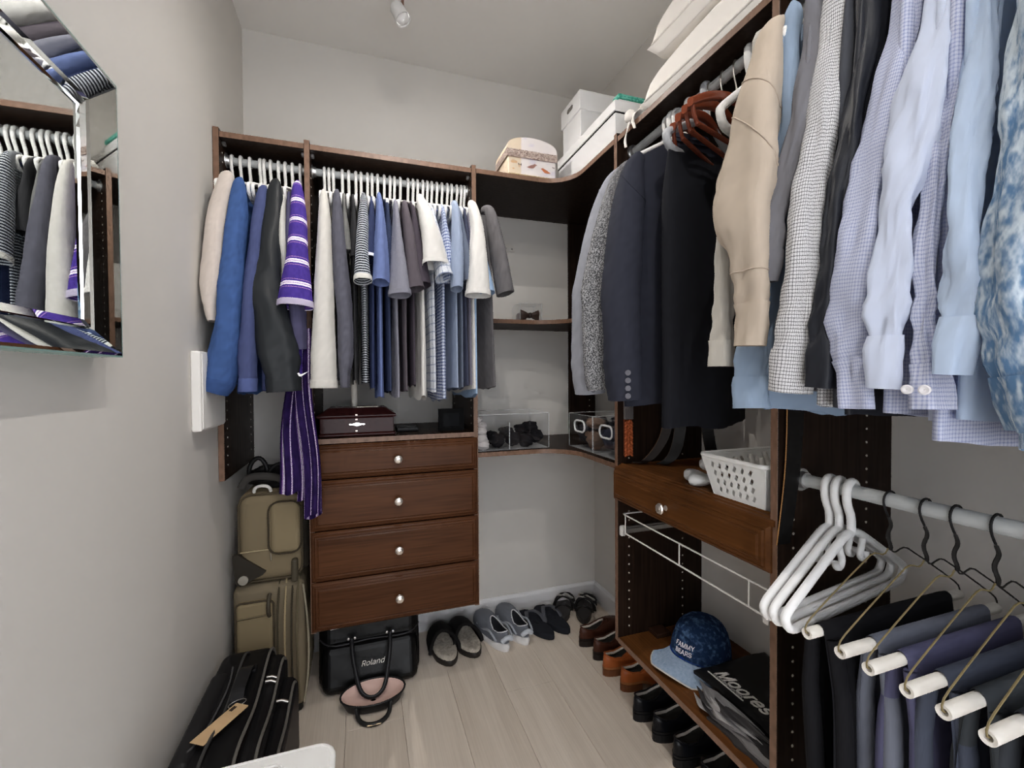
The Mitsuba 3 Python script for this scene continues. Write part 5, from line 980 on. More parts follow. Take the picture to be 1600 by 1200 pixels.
single('white_tray', extr(Polygon(rrect(.16, .09, .02)), .010, frame([1.06, 1.74, 1.5145], [1, 0, 0], [0, 1, 0], [0, 0, 1])), 'mat_satin', 'flat white tray on the right part of the middle corner shelf', 'tray', (222, 222, 222), 40)
# hang rail on the back wall
t = thing('hang_rail', 'short white metal hang rail screwed to the back wall under the top corner shelf', 'rail')
part('rail', bx(.50, .764, YB-.006, YB-.0005, 1.900, 1.936, .002), 'mat_satin', t, (214, 210, 204))
for k in range(6): part('screw', move(lathe([(.0035, 0), (.003, .0014), (.001, .0016)], 10), M=frame([.60+.03*k, YB-.0061, 1.915], [1, 0, 0], [0, 0, 1.0], [0, -1.0, 0])), 'mat_satin', t, (70, 66, 62) if k == 5 else (150, 146, 140))

# ================================================================== lowest corner shelf: clear bins with socks
ZB = .9365
def lump(c, r, seed, n=22, m=20, squash=1.0):
    f = np.linspace(0, np.pi, n)[:, None]; q = np.linspace(0, 2*np.pi, m+1)[:-1][None]
    d = np.stack([np.sin(f)*np.cos(q), np.sin(f)*np.sin(q), np.cos(f)+0*q], -1)
    k = 1+.30*(meshkit.fbm(d*1.6+seed*3.1, 3, seed)-.5)*2*.6+.05*np.sin(7*f+4*np.sin(q+seed))
    return trimesh.Trimesh(*grid(np.asarray(c)+d*k[..., None]*np.asarray(r), cv=True), process=False)
def sock(label, c, r, col, seed, group):
    t = thing('rolled_sock', label, 'socks', group); c = np.array(c, float)
    part('roll', lump(c, r, seed), 'mat_cloth', t, col, True)
    p = smooth_path([c+np.array([r[0]*.9*math.cos(q), r[1]*.9*math.sin(q), r[2]*.55]) for q in np.linspace(.3, 2.6, 8)], 14)
    part('fold', tube(p, r[2]*.28, 8), 'mat_cloth', t, col, True)
t = thing('clear_bin', 'long clear divided bin of white and dark socks on the lowest corner shelf', 'bin')
clear_box(t, .458, .786, 1.815, 2.05, ZB, ZB+.155)
pane(t, 'divider', (.602, 1.816, ZB+.002), (.602, 2.05, ZB+.002), (.602, 2.05, ZB+.12), (.602, 1.816, ZB+.12))
part('divider_edge', tube([(.602, 1.8165, ZB+.002), (.602, 1.8165, ZB+.12)], .002, 6), 'mat_gloss', t, (200, 202, 204), True)
rng = random.Random(5)
for k, (x, y, z, a) in enumerate(((.492, 1.86, .022, .040), (.486, 1.86, .048, .036), (.490, 1.865, .080, .030), (.500, 1.89, .104, .026), (.482, 1.90, .128, .026), (.488, 1.97, .030, .034), (.50, 1.98, .08, .034))):
    sock('rolled white socks at the left end of the long clear bin', (x, y, ZB+z), (a*.78, a, a*.46+.004), (214, 208, 206), k, 'rolled white socks')
for k, (x, y, z) in enumerate(((.566, 1.88, .034), (.56, 1.97, .036), (.635, 1.875, .040), (.70, 1.88, .030), (.75, 1.89, .045), (.64, 1.98, .05), (.72, 1.985, .060), (.755, 1.96, .075))):
    sock('rolled black socks in the right part of the long clear bin', (x, y, ZB+z), (.034, .045, .030), (30, 29, 32), 20+k, 'rolled black socks in the long bin')
for nm, ya, yb, lab, cols, gl in (('a', 1.62, 1.832, 'clear handled bin of brown and dark garments, in the shelf corner beside the long bin', ((120, 98, 84), (62, 58, 58), (44, 42, 46), (40, 38, 42), (58, 54, 54), (34, 34, 38)), 'folded dark socks in the corner bin'), ('b', 1.402, 1.612, 'clear handled bin of dark blue socks, nearest the right closet panel', ((52, 54, 66), (40, 42, 54), (58, 62, 78), (44, 46, 60), (36, 38, 50), (196, 192, 190)), 'folded dark blue socks in the nearer bin')):
    t = thing('clear_bin', lab, 'bin'); xa, xb = .895, 1.17
    clear_box(t, xa, xb, ya, yb, ZB, ZB+.150)
    yc = (ya+yb)/2; hp = np.column_stack([np.full(20, xa-.004), rrect(.092, .048, .022, 5)+[yc, ZB+.100]])
    part('handle', tube(hp, .0042, 8, closed=True), 'mat_gloss', t, (205, 206, 208), True)
    for k, c in enumerate(cols):
        x, y, z = xa+.05+.06*(k % 3), ya+.06+.085*(k // 3), ZB+.045+.02*(k % 2)
        sock('folded '+('brown and black socks in the corner bin with a handle' if nm == 'a' else 'dark blue socks in the bin nearest the right closet panel'), (x, y, z), (.038, .048, .040), c, 40+k+(9 if nm == 'b' else 0), gl)
        if k % 2 == 0: sock('folded '+('brown and black socks in the corner bin with a handle' if nm == 'a' else 'dark blue socks in the bin nearest the right closet panel'), (x+.01, y+.01, ZB+.112), (.040, .044, .024), c, 60+k+(9 if nm == 'b' else 0), gl)

# ================================================================== on the drawer counter
ZC_ = 1.0295
t = thing('jewelry_box', 'dark mahogany jewelry box with a silver lock plate on the drawer counter', 'box')
jx0, jx1, jy0, jy1 = -.150, .118, 1.80, 1.985
part('base_moulding', bx(jx0-.006, jx1+.006, jy0-.006, jy1+.006, ZC_, ZC_+.012, .004), 'mat_gloss', t, (58, 26, 24))
part('body', bx(jx0, jx1, jy0, jy1, ZC_+.012, ZC_+.070, .002), 'mat_gloss', t, (52, 24, 24))
ld = part('lid', loft(np.array([[(jx0-g, jy0-g, z), (jx1+g, jy0-g, z), (jx1+g, jy1+g, z), (jx0-g, jy1+g, z)] for g, z in ((.004, ZC_+.0705), (.010, ZC_+.076), (.010, ZC_+.080), (-.004, ZC_+.088), (-.030, ZC_+.106), (-.034, ZC_+.107))])), 'mat_gloss', t, (54, 25, 25))
pl = Polygon([(-.030, 0), (-.026, .004), (-.018, .003), (-.010, .005), (0, .008), (.010, .005), (.018, .003), (.026, .004), (.030, 0), (.026, -.004), (.018, -.003), (.010, -.005), (0, -.008), (-.010, -.005), (-.018, -.003), (-.026, -.004)])
part('lock_plate', extr(pl, .0016, frame([-.018, jy0-.0002, ZC_+.045], [1, 0, 0], [0, 0, 1.0], [0, -1.0, 0])), 'mat_metal', t, (230, 226, 222), label='silver lock plate')
for z in (.020, .064, .082): part('clasp', bx(-.0245, -.0155, jy0-.0035 if z < .07 else jy0-.0135, jy0 if z < .07 else jy0-.0105, ZC_+z-.003, ZC_+z+.003, .0008), 'mat_metal', t, (226, 210, 196))
single('card_strip', bx(-.018, .062, 1.835, 1.850, ZC_+.1075, ZC_+.110, .0004), 'mat_satin', 'narrow white strip of card on the lid of the jewelry box', 'card', (222, 214, 204))
single('white_tube', lathe([(.001, 0), (.011, 0), (.012, .002), (.012, .075), (.009, .105), (.0085, .125), (.001, .126)], 18, (-.028, 1.905, ZC_+.1075)), 'mat_satin', 'slim white tube standing on the jewelry box under the grey sweater', 'tube', (212, 206, 198), 40)
t = thing('wallet', 'flat black wallet on the drawer counter right of the jewelry box', 'wallet')
part('cover', rbox(.135, .222, 1.87, 1.975, ZC_, ZC_+.017, .004, False), 'mat_leather', t, (24, 24, 26), 30); part('stitching', tube([(.141, 1.876, ZC_+.0172), (.216, 1.876, ZC_+.0172), (.216, 1.969, ZC_+.0172), (.141, 1.969, ZC_+.0172)], .0006, 5, closed=True), 'mat_satin', t, (60, 60, 64))
t = thing('photo_frame', 'small black picture frame standing on the drawer counter by the right panel', 'picture frame')
fr_o, fr_i = [(.300, ZC_), (.405, ZC_), (.405, ZC_+.092), (.300, ZC_+.092)], [(.318, ZC_+.017), (.387, ZC_+.017), (.387, ZC_+.075), (.318, ZC_+.075)]
part('surround', extr(Polygon(fr_o, [fr_i]), .018, frame([0, 1.845, 0], [1, 0, 0], [0, 0, 1.0], [0, -1.0, 0])), 'mat_cloth', t, (16, 16, 17))
part('screen', bx(.317, .388, 1.836, 1.842, ZC_+.016, ZC_+.076, .0005), 'mat_cloth', t, (26, 27, 29)); part('stand', bx(.34, .365, 1.8455, 1.885, ZC_, ZC_+.006, .001), 'mat_satin', t, (18, 18, 19))
# ================================================================== right counter: belts, shoe trees, basket
ZW = .9385
def braided(t, x, y, z0, z1, w=.036):
    n = 18; ms = []
    for k in range(int((z1-z0)/.0105)):
        z = z0+.006+.0105*k
        for s, ph in ((-1, 0), (0, .5), (1, 0)):
            part('braid', trimesh.Trimesh(*grid(np.array([np.stack([x+s*w*.31+(.0068*math.sin(f)*np.cos(q))*1.05, y-.004+.0035*math.sin(f)*np.sin(q), z+.0052*ph*2*.5+(.0062*math.cos(f))+.0045*math.sin(f)*np.cos(q)*(1 if s <= 0 else -1)], -1) for f in np.linspace(0.05, np.pi-.05, 5) for q in [np.linspace(0, 2*np.pi, 7)[:-1]]]), cv=True), process=False), 'mat_leather', t, (176, 94, 56) if (k+s) % 2 else (150, 74, 42), True)
t = thing('braided_belt', 'orange brown braided leather belt hanging against the panel over the right counter', 'belt')
part('strap', bx(.881, .916, 1.366, 1.3705, .968, 1.22, .001), 'mat_leather', t, (96, 48, 28)); braided(t, .8985, 1.3655, .966, 1.10)
part('belt_end', bx(.8805, .9165, 1.358, 1.3705, 1.098, 1.20, .002), 'mat_leather', t, (92, 88, 88), label='plain grey end')
def belt(label, path, wd, w, col, edge):
    t = thing('leather_belt', label, 'belt'); part('strap', ribbon(path, wd, w, .004), 'mat_leather', t, col, 40)
    p = smooth_path(path, 30); e = np.asarray(wd, float)*w; part('stitched_edge', tube(p-e, .0017, 6), 'mat_leather', t, edge, True)
belt('dark brown leather belt hanging with its tip curling left on the right counter', [(1.02, 1.30, 1.40), (1.02, 1.30, 1.12), (1.015, 1.31, 1.05), (.985, 1.335, .975), (.955, 1.350, .9445), (.925, 1.352, .9425)], (.75, -.66, 0), .016, (34, 24, 20), (128, 92, 62))
belt('black leather belt hanging straight down behind the long charcoal coat', [(1.045, 1.265, 1.40), (1.045, 1.265, 1.12), (1.035, 1.27, 1.02), (1.010, 1.29, .955), (.990, 1.30, .9425)], (.75, -.66, 0), .018, (20, 19, 20), (70, 58, 48))
belt('black leather belt with eyelets hanging with its end turned right on the right counter', [(1.09, 1.20, 1.40), (1.09, 1.20, 1.12), (1.10, 1.195, 1.04), (1.125, 1.185, .965), (1.16, 1.17, .9435), (1.19, 1.16, .9425)], (.75, -.66, 0), .018, (20, 19, 20), (58, 48, 40))
t = thing('leather_belt', 'long black belt with a tan edge hung over the end of the dark wood panel', 'belt')
pth = [(.905, .7265, 1.34), (.902, .7265, 1.16), (.895, .7265, 1.05), (.880, .7265, .95), (.868, .7265, .885)]
part('strap', ribbon(pth, (1, 0, 0), [.024, .024, .022, .020, .018], .004), 'mat_leather', t, (16, 15, 15), 40)
pe = smooth_path([(q[0]-w, q[1]-.0025, q[2]) for q, w in zip(pth, (.025, .025, .023, .021, .019))], 24)
part('stitched_edge', tube(pe, .0015, 6), 'mat_leather', t, (146, 104, 62), True)
# translucent shoe trees
scene['mat_frosted'] = two({'type': 'principled', 'base_color': {'type': 'rgb', 'value': [.78, .78, .77]}, 'roughness': .28, 'specular': .5})
for k, (x, y, z, rz, l) in enumerate(((.935, 1.075, .0185, -38, 'white plastic shoe tree in the pile by the basket, farthest left'), (.975, 1.055, .052, -30, 'white plastic shoe tree lying on top of the pile by the basket'), (.905, 1.020, .0185, -45, 'white plastic shoe tree in front of the pile by the basket'))):
    t = thing('shoe_tree', l, 'shoe tree'); M = frame([x, y, ZW+z], *rotz(rz)[:3, :3].T)
    R = []
    for f in np.linspace(0, np.pi, 18):
        q = np.linspace(0, 2*np.pi, 19)[:-1]; xx = -.030*math.cos(f); w = math.sin(f)**.7*(1.0-.25*(xx/.03))
        R.append(np.stack([np.full(18, xx), .019*w*np.cos(q), .0175*w*np.sin(q)], -1))
    part('toe_piece', move(loft(np.array(R)), M=M), 'mat_frosted', t, None, 50)
    part('stem', move(tube(smooth_path([(.024, 0, 0), (.055, .003, .001), (.085, .0, -.004)], 10), .0055, 10), M=M), 'mat_frosted', t, None, True)
# white plastic basket with diamond holes
t = thing('plastic_basket', 'white plastic basket with slanted holes at the right end of the counter', 'basket')
bz0, bz1 = ZW+.0008, ZW+.104
B0 = np.array([(.878, .935), (.878, .779), (1.105, .779), (1.105, .935)]); B1 = np.array([(.864, .968), (.864, .766), (1.125, .766), (1.125, .968)])
def wall(a0, b0, a1, b1, cols, rows):
    """A tapering wall between bottom edge a0-b0 and top edge a1-b1 with a lattice of slanted holes."""
    W_, H_ = np.linalg.norm(np.array(b1)-a1), bz1-bz0
    P = sbox(0, 0, W_, H_); hs = []
    for i in range(cols):
        for j in range(rows):
            cx = W_*(.20+.62*i/max(1, cols-1))-.006*j*.4; cy = H_*(.20+.60*j/max(1, rows-1)); w, h = .0055, .0072
            hs.append(Polygon([(cx-w*.5+.003, cy+h), (cx+w*.75+.002, cy+h*.55), (cx+w*.6-.003, cy-h), (cx-w*.75-.002, cy-h*.5)]).buffer(.0012, 3))
    for q in hs: P = P.difference(q)
    m = extr(P, .0022); m = m.subdivide_to_size(.03) if False else m
    v = np.array(m.vertices); f = v[:, 1:2]/H_; s = v[:, 0:1]/W_
    a0, b0, a1, b1 = map(lambda q: np.array(q, float), (a0, b0, a1, b1))
    lo_, hi = a0+(b0-a0)*s, a1+(b1-a1)*s; xy = lo_+(hi-lo_)*f
    d = b1-a1; nn = np.array([d[1], -d[0]])/np.linalg.norm(d); xy = xy+nn*(v[:, 2:3]-.0011)
    return trimesh.Trimesh(np.column_stack([xy, bz0+v[:, 1]]), m.faces, process=False)
for k, (i, j, c) in enumerate(((0, 1, 6), (1, 2, 7), (2, 3, 6), (3, 0, 7))): part('side', wall(B0[i], B0[j], B1[i], B1[j], c, 4), 'mat_satin', t, (226, 226, 224))
part('base', extr(Polygon(B0), .0025, frame([0, 0, bz0], [1, 0, 0], [0, 1, 0], [0, 0, 1])), 'mat_satin', t, (220, 220, 218))
rp = np.column_stack([rrect(.269, .210, .022, 6)+[.9945, .867], np.full(24, bz1+.001)]); part('rim', tube(rp, .0055, 8, closed=True), 'mat_satin', t, (230, 230, 228), True)
for k in range(8):
    x, y = .915+.028*(k % 7), .80+.017*((k*3) % 8); a = .9+.25*k
    d = np.array([math.cos(a)*.3, math.sin(a)*.3, .92]); d /= np.linalg.norm(d); c = np.array([x+.02, y, bz0+.010])
    tt = thing('plastic_clip', 'pale plastic clip standing among others in the white basket', 'clip', 'plastic clips in the basket')
    part('jaw', tube([c, c+d*.05, c+d*.095], [.006, .0075, .0065], 8), 'mat_satin', tt, (206, 202, 196), 50); part('spring', tube([c+d*.05+[-.008, 0, 0], c+d*.05+[.008, 0, 0]], .0025, 8), 'mat_metal', tt, (180, 180, 180), True)
# pale folded boards leaning on the wall behind the basket
t = thing('folded_board', 'cream folded cardboard leaning on the wall behind the white basket', 'cardboard')
for k, (ya, yb, xa, xb, h) in enumerate(((1.02, .93, 1.19, 1.215, .26), (.925, .865, 1.215, 1.19, .25), (.86, .775, 1.185, 1.22, .23))):
    a, b = np.array([xa, ya]), np.array([xb, yb]); d = b-a; nn = np.array([d[1], -d[0]])/np.linalg.norm(d)*.003
    part('panel', extr(Polygon([a, b, b+nn, a+nn]), h, frame([0, 0, ZW+.001], [1, 0, 0], [0, 1, 0], [0, 0, 1])), 'mat_cloth', t, (222, 214, 198))
# pull-out wire rack
t = thing('wire_rack', 'white wire pull-out rack under the wooden drawer on the right', 'rack')
xr = .868; yA, yB_ = 1.360, .756
W_ = lambda p, r=.0028, nm='wire', c=(214, 212, 208): part(nm, tube(p, r, 8), 'mat_satin', t, c, True)
W_([(1.10, yA-.006, .766), (xr+.002, yA-.006, .766), (xr, yA-.014, .766), (xr, yB_, .766)]); W_([(xr, yA-.004, .702), (xr, yB_+.004, .702)])
for y in (1.338, 1.06, .815): W_([(xr, y, .766), (xr, y, .702)], .0022)
W_([(xr, .815, .702), (xr+.012, .800, .692), (xr+.012, .775, .700), (xr, .762, .706)], .0022)
for y, s in ((1.3705, -1), (.7565, 1)):
    sl = part('slide', bx(xr, 1.15, y, y+s*.010, .690, .716, .002), 'mat_metal', t, (190, 188, 184))
    part('runner', bx(xr-.004, 1.13, y+s*.0105, y+s*.0155, .696, .710, .0015), 'mat_metal', sl, (206, 204, 200))
    part('catch', bx(xr-.006, xr+.014, y+s*.001, y+s*.017, .686, .722, .003), 'mat_satin', t, (206, 204, 200))

# ================================================================== low shelf: cap, garment bags
ZL = .3155
t = thing('denim_cap', 'dark denim cap with a light denim brim on the low shelf', 'cap')
cc = np.array([1.065, 1.188, ZL]); M = frame(cc, *rotz(196)[:3, :3].T)
R = []; n, m = 26, 48; q = np.arange(m)*2*np.pi/m
for i in range(n):
    f = i/(n-1); e = math.cos(f*math.pi/2)**.56; z = .012+.122*math.sin(f*math.pi/2)**.98
    seam = 1-.018*np.exp(-((np.mod(q+math.pi/6, math.pi/3)-math.pi/6)/.05)**2)*(1-f*.3)
    dent = 1+.03*fold_noise(np.cos(q)*1.5+4, np.sin(q)*1.5+f*2, 4)
    R.append(np.stack([(.106*e)*np.cos(q)*seam*dent+.010*(1-f), .090*e*np.sin(q)*seam*dent, z*(1+.04*np.cos(q))+.006*np.sin(2*q)*(1-f)], -1))
part('crown', move(trimesh.Trimesh(*grid(np.array(R), cv=True), process=False), M=M), 'mat_denim', t, None, True)
part('button', move(lathe([(.009, .133), (.008, .138), (.001, .141)], 14), M=M), 'mat_denim', t, None, 40)
def brim(th, z_off, grow=0):
    us = np.linspace(-1.12, 1.12, 31); A_ = []
    for u in us:
        inn = np.array([.098*math.cos(u)+.009, .083*math.sin(u)]); d = np.array([math.cos(u*.62), math.sin(u*.62)*.85]); ln = .088*(math.cos(u*1.25)*.5+.5)**.42+grow
        row = []
        for s in np.linspace(0, 1, 9):
            p = inn+d*ln*s; z = .030-.012*s-.024*(p[1]/.08)**2*(.5+.5*s)+z_off; row.append((p[0], p[1], max(z, .0012+z_off*.2)))
        A_.append(row)
    return np.array(A_)
a, b = brim(.003, .0035), brim(.003, .0); R = np.concatenate([a, b[:, ::-1]], 1)
def _ldenim(p, n, uv): return mix((0.21, 0.30, 0.43), (0.36, 0.45, 0.58), fbm(p.x*160, p.y*160, p.z*160, 2))
pbsdf('mat_light_denim', proc(_ldenim), 0.9, 0.1)
part('brim', move(loft(R), M=M), 'mat_light_denim', t, None, 40)
part('brim_edge', move(tube(a[:, -1]*[1, 1, 1]-[0, 0, .0017], .0025, 6), M=M), 'mat_cloth', t, (190, 186, 180), True)
part('cord', move(tube(smooth_path([(.105*math.cos(u)+.006, .088*math.sin(u), .036-.014*(u/1.1)**2) for u in np.linspace(-1.25, 1.25, 15)], 30), .0035, 6), M=M), 'mat_cloth', t, (20, 52, 128), True)
def wrap_text(s, h, u0, z0, zt_):
    tm = meshkit.text_mesh(s, h, .0016, True); v = np.array(tm.vertices); v[:, 0] -= v[:, 0].mean(); tm2 = tm.copy()
    zz = z0+v[:, 1]; f = np.arcsin(np.clip((zz-.012)/.122, 0, 1)**(1/.98))/(math.pi/2); e = np.cos(f*math.pi/2)**.56
    an = u0+v[:, 0]/.088; rr = 1.03
    tm2.vertices = np.stack([(.106*e*np.cos(an))*rr+.010*(1-f)+v[:, 2]*np.cos(an), .090*e*np.sin(an)*rr+v[:, 2]*np.sin(an), zz*(1+.04*np.cos(an))], 1); return tm2
part('lettering', move(wrap_text('FAMMY', .0125, .12, .068, 0), M=M), 'mat_cloth', t, (206, 204, 214))
part('lettering', move(wrap_text('BEARS', .0125, .12, .049, 0), M=M), 'mat_cloth', t, (206, 204, 214))
def cloth_slab(x0, x1, y0, y1, z0, h, seed, wav=.006, n=26, tilt=(0, 0), edge=.35, corner=.0):
    """A folded cloth or bag lying flat with soft, layered edges."""
    u = np.linspace(0, 1, n); U_, V_ = np.meshgrid(u, u, indexing='ij')
    wob = fold_noise(V_*4+seed, U_*0, seed)*.012; wob2 = fold_noise(U_*4+seed, V_*0, seed+1)*.010
    X = x0+(x1-x0)*U_+wob*(1-2*U_); Y = y0+(y1-y0)*V_+wob2*(1-2*V_)
    e = (np.clip(np.minimum(U_, 1-U_)/.08, 0, 1)*np.clip(np.minimum(V_, 1-V_)/.08, 0, 1))**.4
    top = z0+h*(1-edge)+h*edge*e+wav*fold_noise(U_*3+seed, V_*3, seed)*e+tilt[0]*U_+tilt[1]*V_
    bot = np.full_like(top, z0)+tilt[0]*U_+tilt[1]*V_
    T_, B_ = np.stack([X, Y, top], -1), np.stack([X, Y, bot], -1)
    rim = lambda A: np.concatenate([A[:-1, 0], A[-1, :-1], A[:0:-1, -1], A[0, :0:-1]])
    s = grid(np.array([rim(B_), rim(T_)]), cv=True); return join([grid(T_), grid(B_[::-1]), s])
t = thing('folded_garment_bag', 'folded grey plastic garment bags stacked under the black one on the low shelf', 'garment bag')
for k, (xa, xb, ya, yb, z, h, c, w) in enumerate(((.885, 1.21, .775, .965, 0, .010, (58, 56, 56), .004), (.895, 1.20, .77, 1.01, .0105, .012, (120, 118, 118), .006), (.905, 1.21, .775, .99, .023, .011, (36, 35, 36), .006))):
    part('fold', cloth_slab(xa, xb, ya, yb, ZL+z, h, 90+k, w), 'mat_satin', t, c, 50)
for k in range(9):
    f = k/8; x0 = .890+.004*(k % 3)+.012*f; yb = 1.035-.018*(k % 4); L_ = .15+.03*(k % 3); z0 = .012+.0042*k
    pa = [(x0+.012, yb, ZL+z0+.004), (x0-.004, yb-L_*.3, ZL+z0+.009), (x0+.010, yb-L_*.65, ZL+z0+.010), (x0+.020+.01*(k % 2), yb-L_, ZL+z0+.002)]
    part('crease', ribbon(pa, (.8, .1, .59), [.003, .010+.003*(k % 3), .009, .003], .0015, .0045, k*1.7), 'mat_satin', t, ((150, 148, 148), (52, 51, 52), (112, 111, 112))[k % 3], 50)
t = thing('black_garment_bag', 'folded black garment bag with white lettering on top of the stack on the low shelf', 'garment bag')
part('bag', cloth_slab(.945, 1.215, .80, 1.085, ZL+.036, .014, 97, .005), 'mat_satin', t, (20, 20, 21), 50)
sh = np.eye(4); sh[0, 1] = .28
for s, h, x, y, d in (('Moores', .036, .985, 1.050, 0), ):
    tm = meshkit.text_mesh(s, h, .0015, True); tm.apply_transform(sh); part('lettering', move(tm, M=frame([x, y, ZL+.0520], [0, -1.0, 0], [1.0, 0, 0], [0, 0, 1.0])), 'mat_satin', t, (214, 210, 206))
part('underline', bx(.970, .975, .93, 1.06, ZL+.0515, ZL+.0530, .0003), 'mat_satin', t, (206, 202, 198)); tm = meshkit.text_mesh('CLOTHING FOR MEN', .0075, .0012); part('lettering', move(tm, M=frame([.9765, 1.045, ZL+.0520], [0, -1.0, 0], [1.0, 0, 0], [0, 0, 1.0])), 'mat_satin', t, (180, 178, 176))
single('cream_packet', cloth_slab(1.03, 1.20, .768, .87, ZL+.053, .008, 99, .002), 'mat_satin', 'cream plastic packet lying on the near end of the black garment bag', 'packet', (206, 200, 168), 50)
single('small_brown_case', rbox(.985, 1.045, 1.318, 1.372, ZL, ZL+.016, .004, False), 'mat_leather', 'small dark brown case on the low shelf behind the cap', 'case', (52, 34, 26), 30)

# ================================================================== left floor: suitcases, bags, stool
FAB = (114, 104, 86)
def softcase(parent, x0, x1, y0, y1, z0, z1, r, col, nm='shell', mat='mat_cloth', h=.10):
    m = rbox(x0, x1, y0, y1, z0, z1, r); return part(nm, m, mat, parent, col, 40)
def loop_on_y(cx, cz, w, h, r, y, n=6): return np.column_stack([(rrect(w, h, r, n)+[cx, cz])[:, 0], np.full(4*n, y), (rrect(w, h, r, n)+[cx, cz])[:, 1]])
t = thing('suitcase', 'tall tan fabric suitcase standing on the floor under the smaller tan case', 'suitcase')
sx0, sx1, sy0, sy1, sz1 = -.446, -.212, 1.80, 2.15, .505
softcase(t, sx0, sx1, sy0, sy1, .028, sz1, .03, FAB)
for x in (sx0+.03, sx1-.03):
    for y in (sy0+.04, sy1-.04): part('foot', lathe([(.016, 0), (.018, .004), (.014, .034)], 14, (x, y, 0)), 'mat_satin', t, (28, 27, 26), 40)
pk = part('front_pocket', rbox(sx0+.014, sx0+.135, sy0-.018, sy0+.03, .06, sz1-.05, .016), 'mat_cloth', t, (128, 115, 90), 40)
part('piping', tube(loop_on_y(sx0+.0745, .2575+.005, .122, .385, .02, sy0-.014), .0035, 6, closed=True), 'mat_cloth', t, (70, 62, 50), True)
part('pocket_zip', tube([(sx0+.02, sy0-.0195, .40), (sx0+.13, sy0-.0195, .405)], .003, 6), 'mat_metal', t, (150, 140, 116), True)
for k, x in enumerate((-.295, -.272, -.250, -.232)): part('zip', tube(smooth_path([(x, sy0+.16, sz1+.001), (x, sy0+.02, sz1-.001), (x, sy0-.002, sz1-.03), (x, sy0-.002, .06)], 26), .0034, 6), 'mat_cloth', t, ((66, 60, 48), (150, 136, 108), (60, 54, 44), (96, 88, 70))[k], True)
part('side_piping', tube(smooth_path([(sx1-.004, sy0+.01, sz1-.02), (sx1+.003, sy0+.012, .42), (sx1+.003, sy0+.012, .10), (sx1-.006, sy0+.012, .04)], 22), .004, 6), 'mat_cloth', t, (150, 142, 124), True)
hd = part('handle', tube(smooth_path([(-.325, sy0-.002, .47), (-.325, sy0-.022, .455), (-.325, sy0-.022, .405), (-.325, sy0-.002, .39)], 16), .007, 8), 'mat_satin', t, (64, 58, 48), True)
t = thing('suitcase', 'smaller tan fabric wheeled case on top of the tall tan suitcase', 'suitcase')
ux0, ux1, uy0, uy1, uz0, uz1 = -.428, -.212, 1.805, 2.12, .512, .838
softcase(t, ux0, ux1, uy0, uy1, uz0, uz1, .04, (122, 110, 88))
part('gusset', rbox(ux1-.03, ux1+.018, uy0+.02, uy1-.02, uz0+.02, uz1-.03, .02), 'mat_cloth', t, (44, 40, 34), 40)
part('pocket', rbox(-.322, ux1-.006, uy0-.014, uy0+.03, .612, .806, .03), 'mat_cloth', t, (132, 119, 94), 40)
part('pocket_piping', tube(loop_on_y(-.271, .709, .108, .190, .035, uy0-.010), .0034, 6, closed=True), 'mat_cloth', t, (62, 55, 44), True)
part('front_piping', tube(loop_on_y((ux0+ux1)/2, (uz0+uz1)/2, ux1-ux0-.010, uz1-uz0-.010, .045, uy0+.010), .004, 6, closed=True), 'mat_cloth', t, (78, 70, 56), True)
part('seam', tube([(ux0+.01, uy0-.002, .630), (-.318, uy0-.002, .632)], .0025, 6), 'mat_cloth', t, (160, 148, 120), True)
part('zip_pull', tube([(-.318, uy0-.012, .622), (-.317, uy0-.012, .596)], .0025, 6), 'mat_metal', t, (186, 180, 166), True)
w = part('wheel_guard', hull(np.vstack([np.array([(x, y, z) for x, z in ((ux0-.012, .622), (ux0+.004, .626), (-.335, .556), (-.345, .545), (ux0+.01, .512), (ux0-.004, .524))]) for y in (uy0-.010, uy0+.02)])), 'mat_satin', t, (46, 42, 36), 30)
part('wheel', lathe([(.001, 0), (.014, 0), (.016, .003), (.016, .010), (.006, .012), (.0055, .014), (.001, .014)], 20, (ux0+.022, uy0-.012+.002, .536), 'y'), 'mat_satin', w, (150, 146, 136), 40)
part('foot', rbox(-.252, -.230, uy0-.022, uy0+.01, .505, .590, .010), 'mat_satin', t, (74, 68, 56), 40)
part('handle', tube(smooth_path([(-.375, uy0+.02, uz1), (-.37, uy0+.015, uz1+.016), (-.325, uy0+.015, uz1+.016), (-.32, uy0+.02, uz1)], 16), .006, 8), 'mat_satin', t, (206, 204, 200), True, label='shiny pale handle')
t = thing('duffel_bag', 'soft black bag with loop handles lying on top of the smaller tan case', 'bag')
part('body', lump((-.315, 1.965, .872), (.115, .115, .040), 3, 26, 30), 'mat_satin', t, (24, 24, 25), True)
for x, y, h, w in ((-.37, 1.88, .955, .03), (-.29, 1.87, .93, .05)): part('handle', tube(smooth_path([(x-w, y, .875), (x-w*.6, y, h-.012), (x, y, h), (x+w*.6, y, h-.015), (x+w, y, .875)], 18), .008, 8), 'mat_satin', t, (20, 20, 21), True)
part('flap', tube(smooth_path([(-.42, 1.845, .853), (-.40, 1.84, .885), (-.34, 1.835, .893), (-.29, 1.835, .880), (-.26, 1.84, .858)], 18), .014, 10, flat=((0, 1, 0), .7)), 'mat_cloth', t, (62, 60, 58), True)

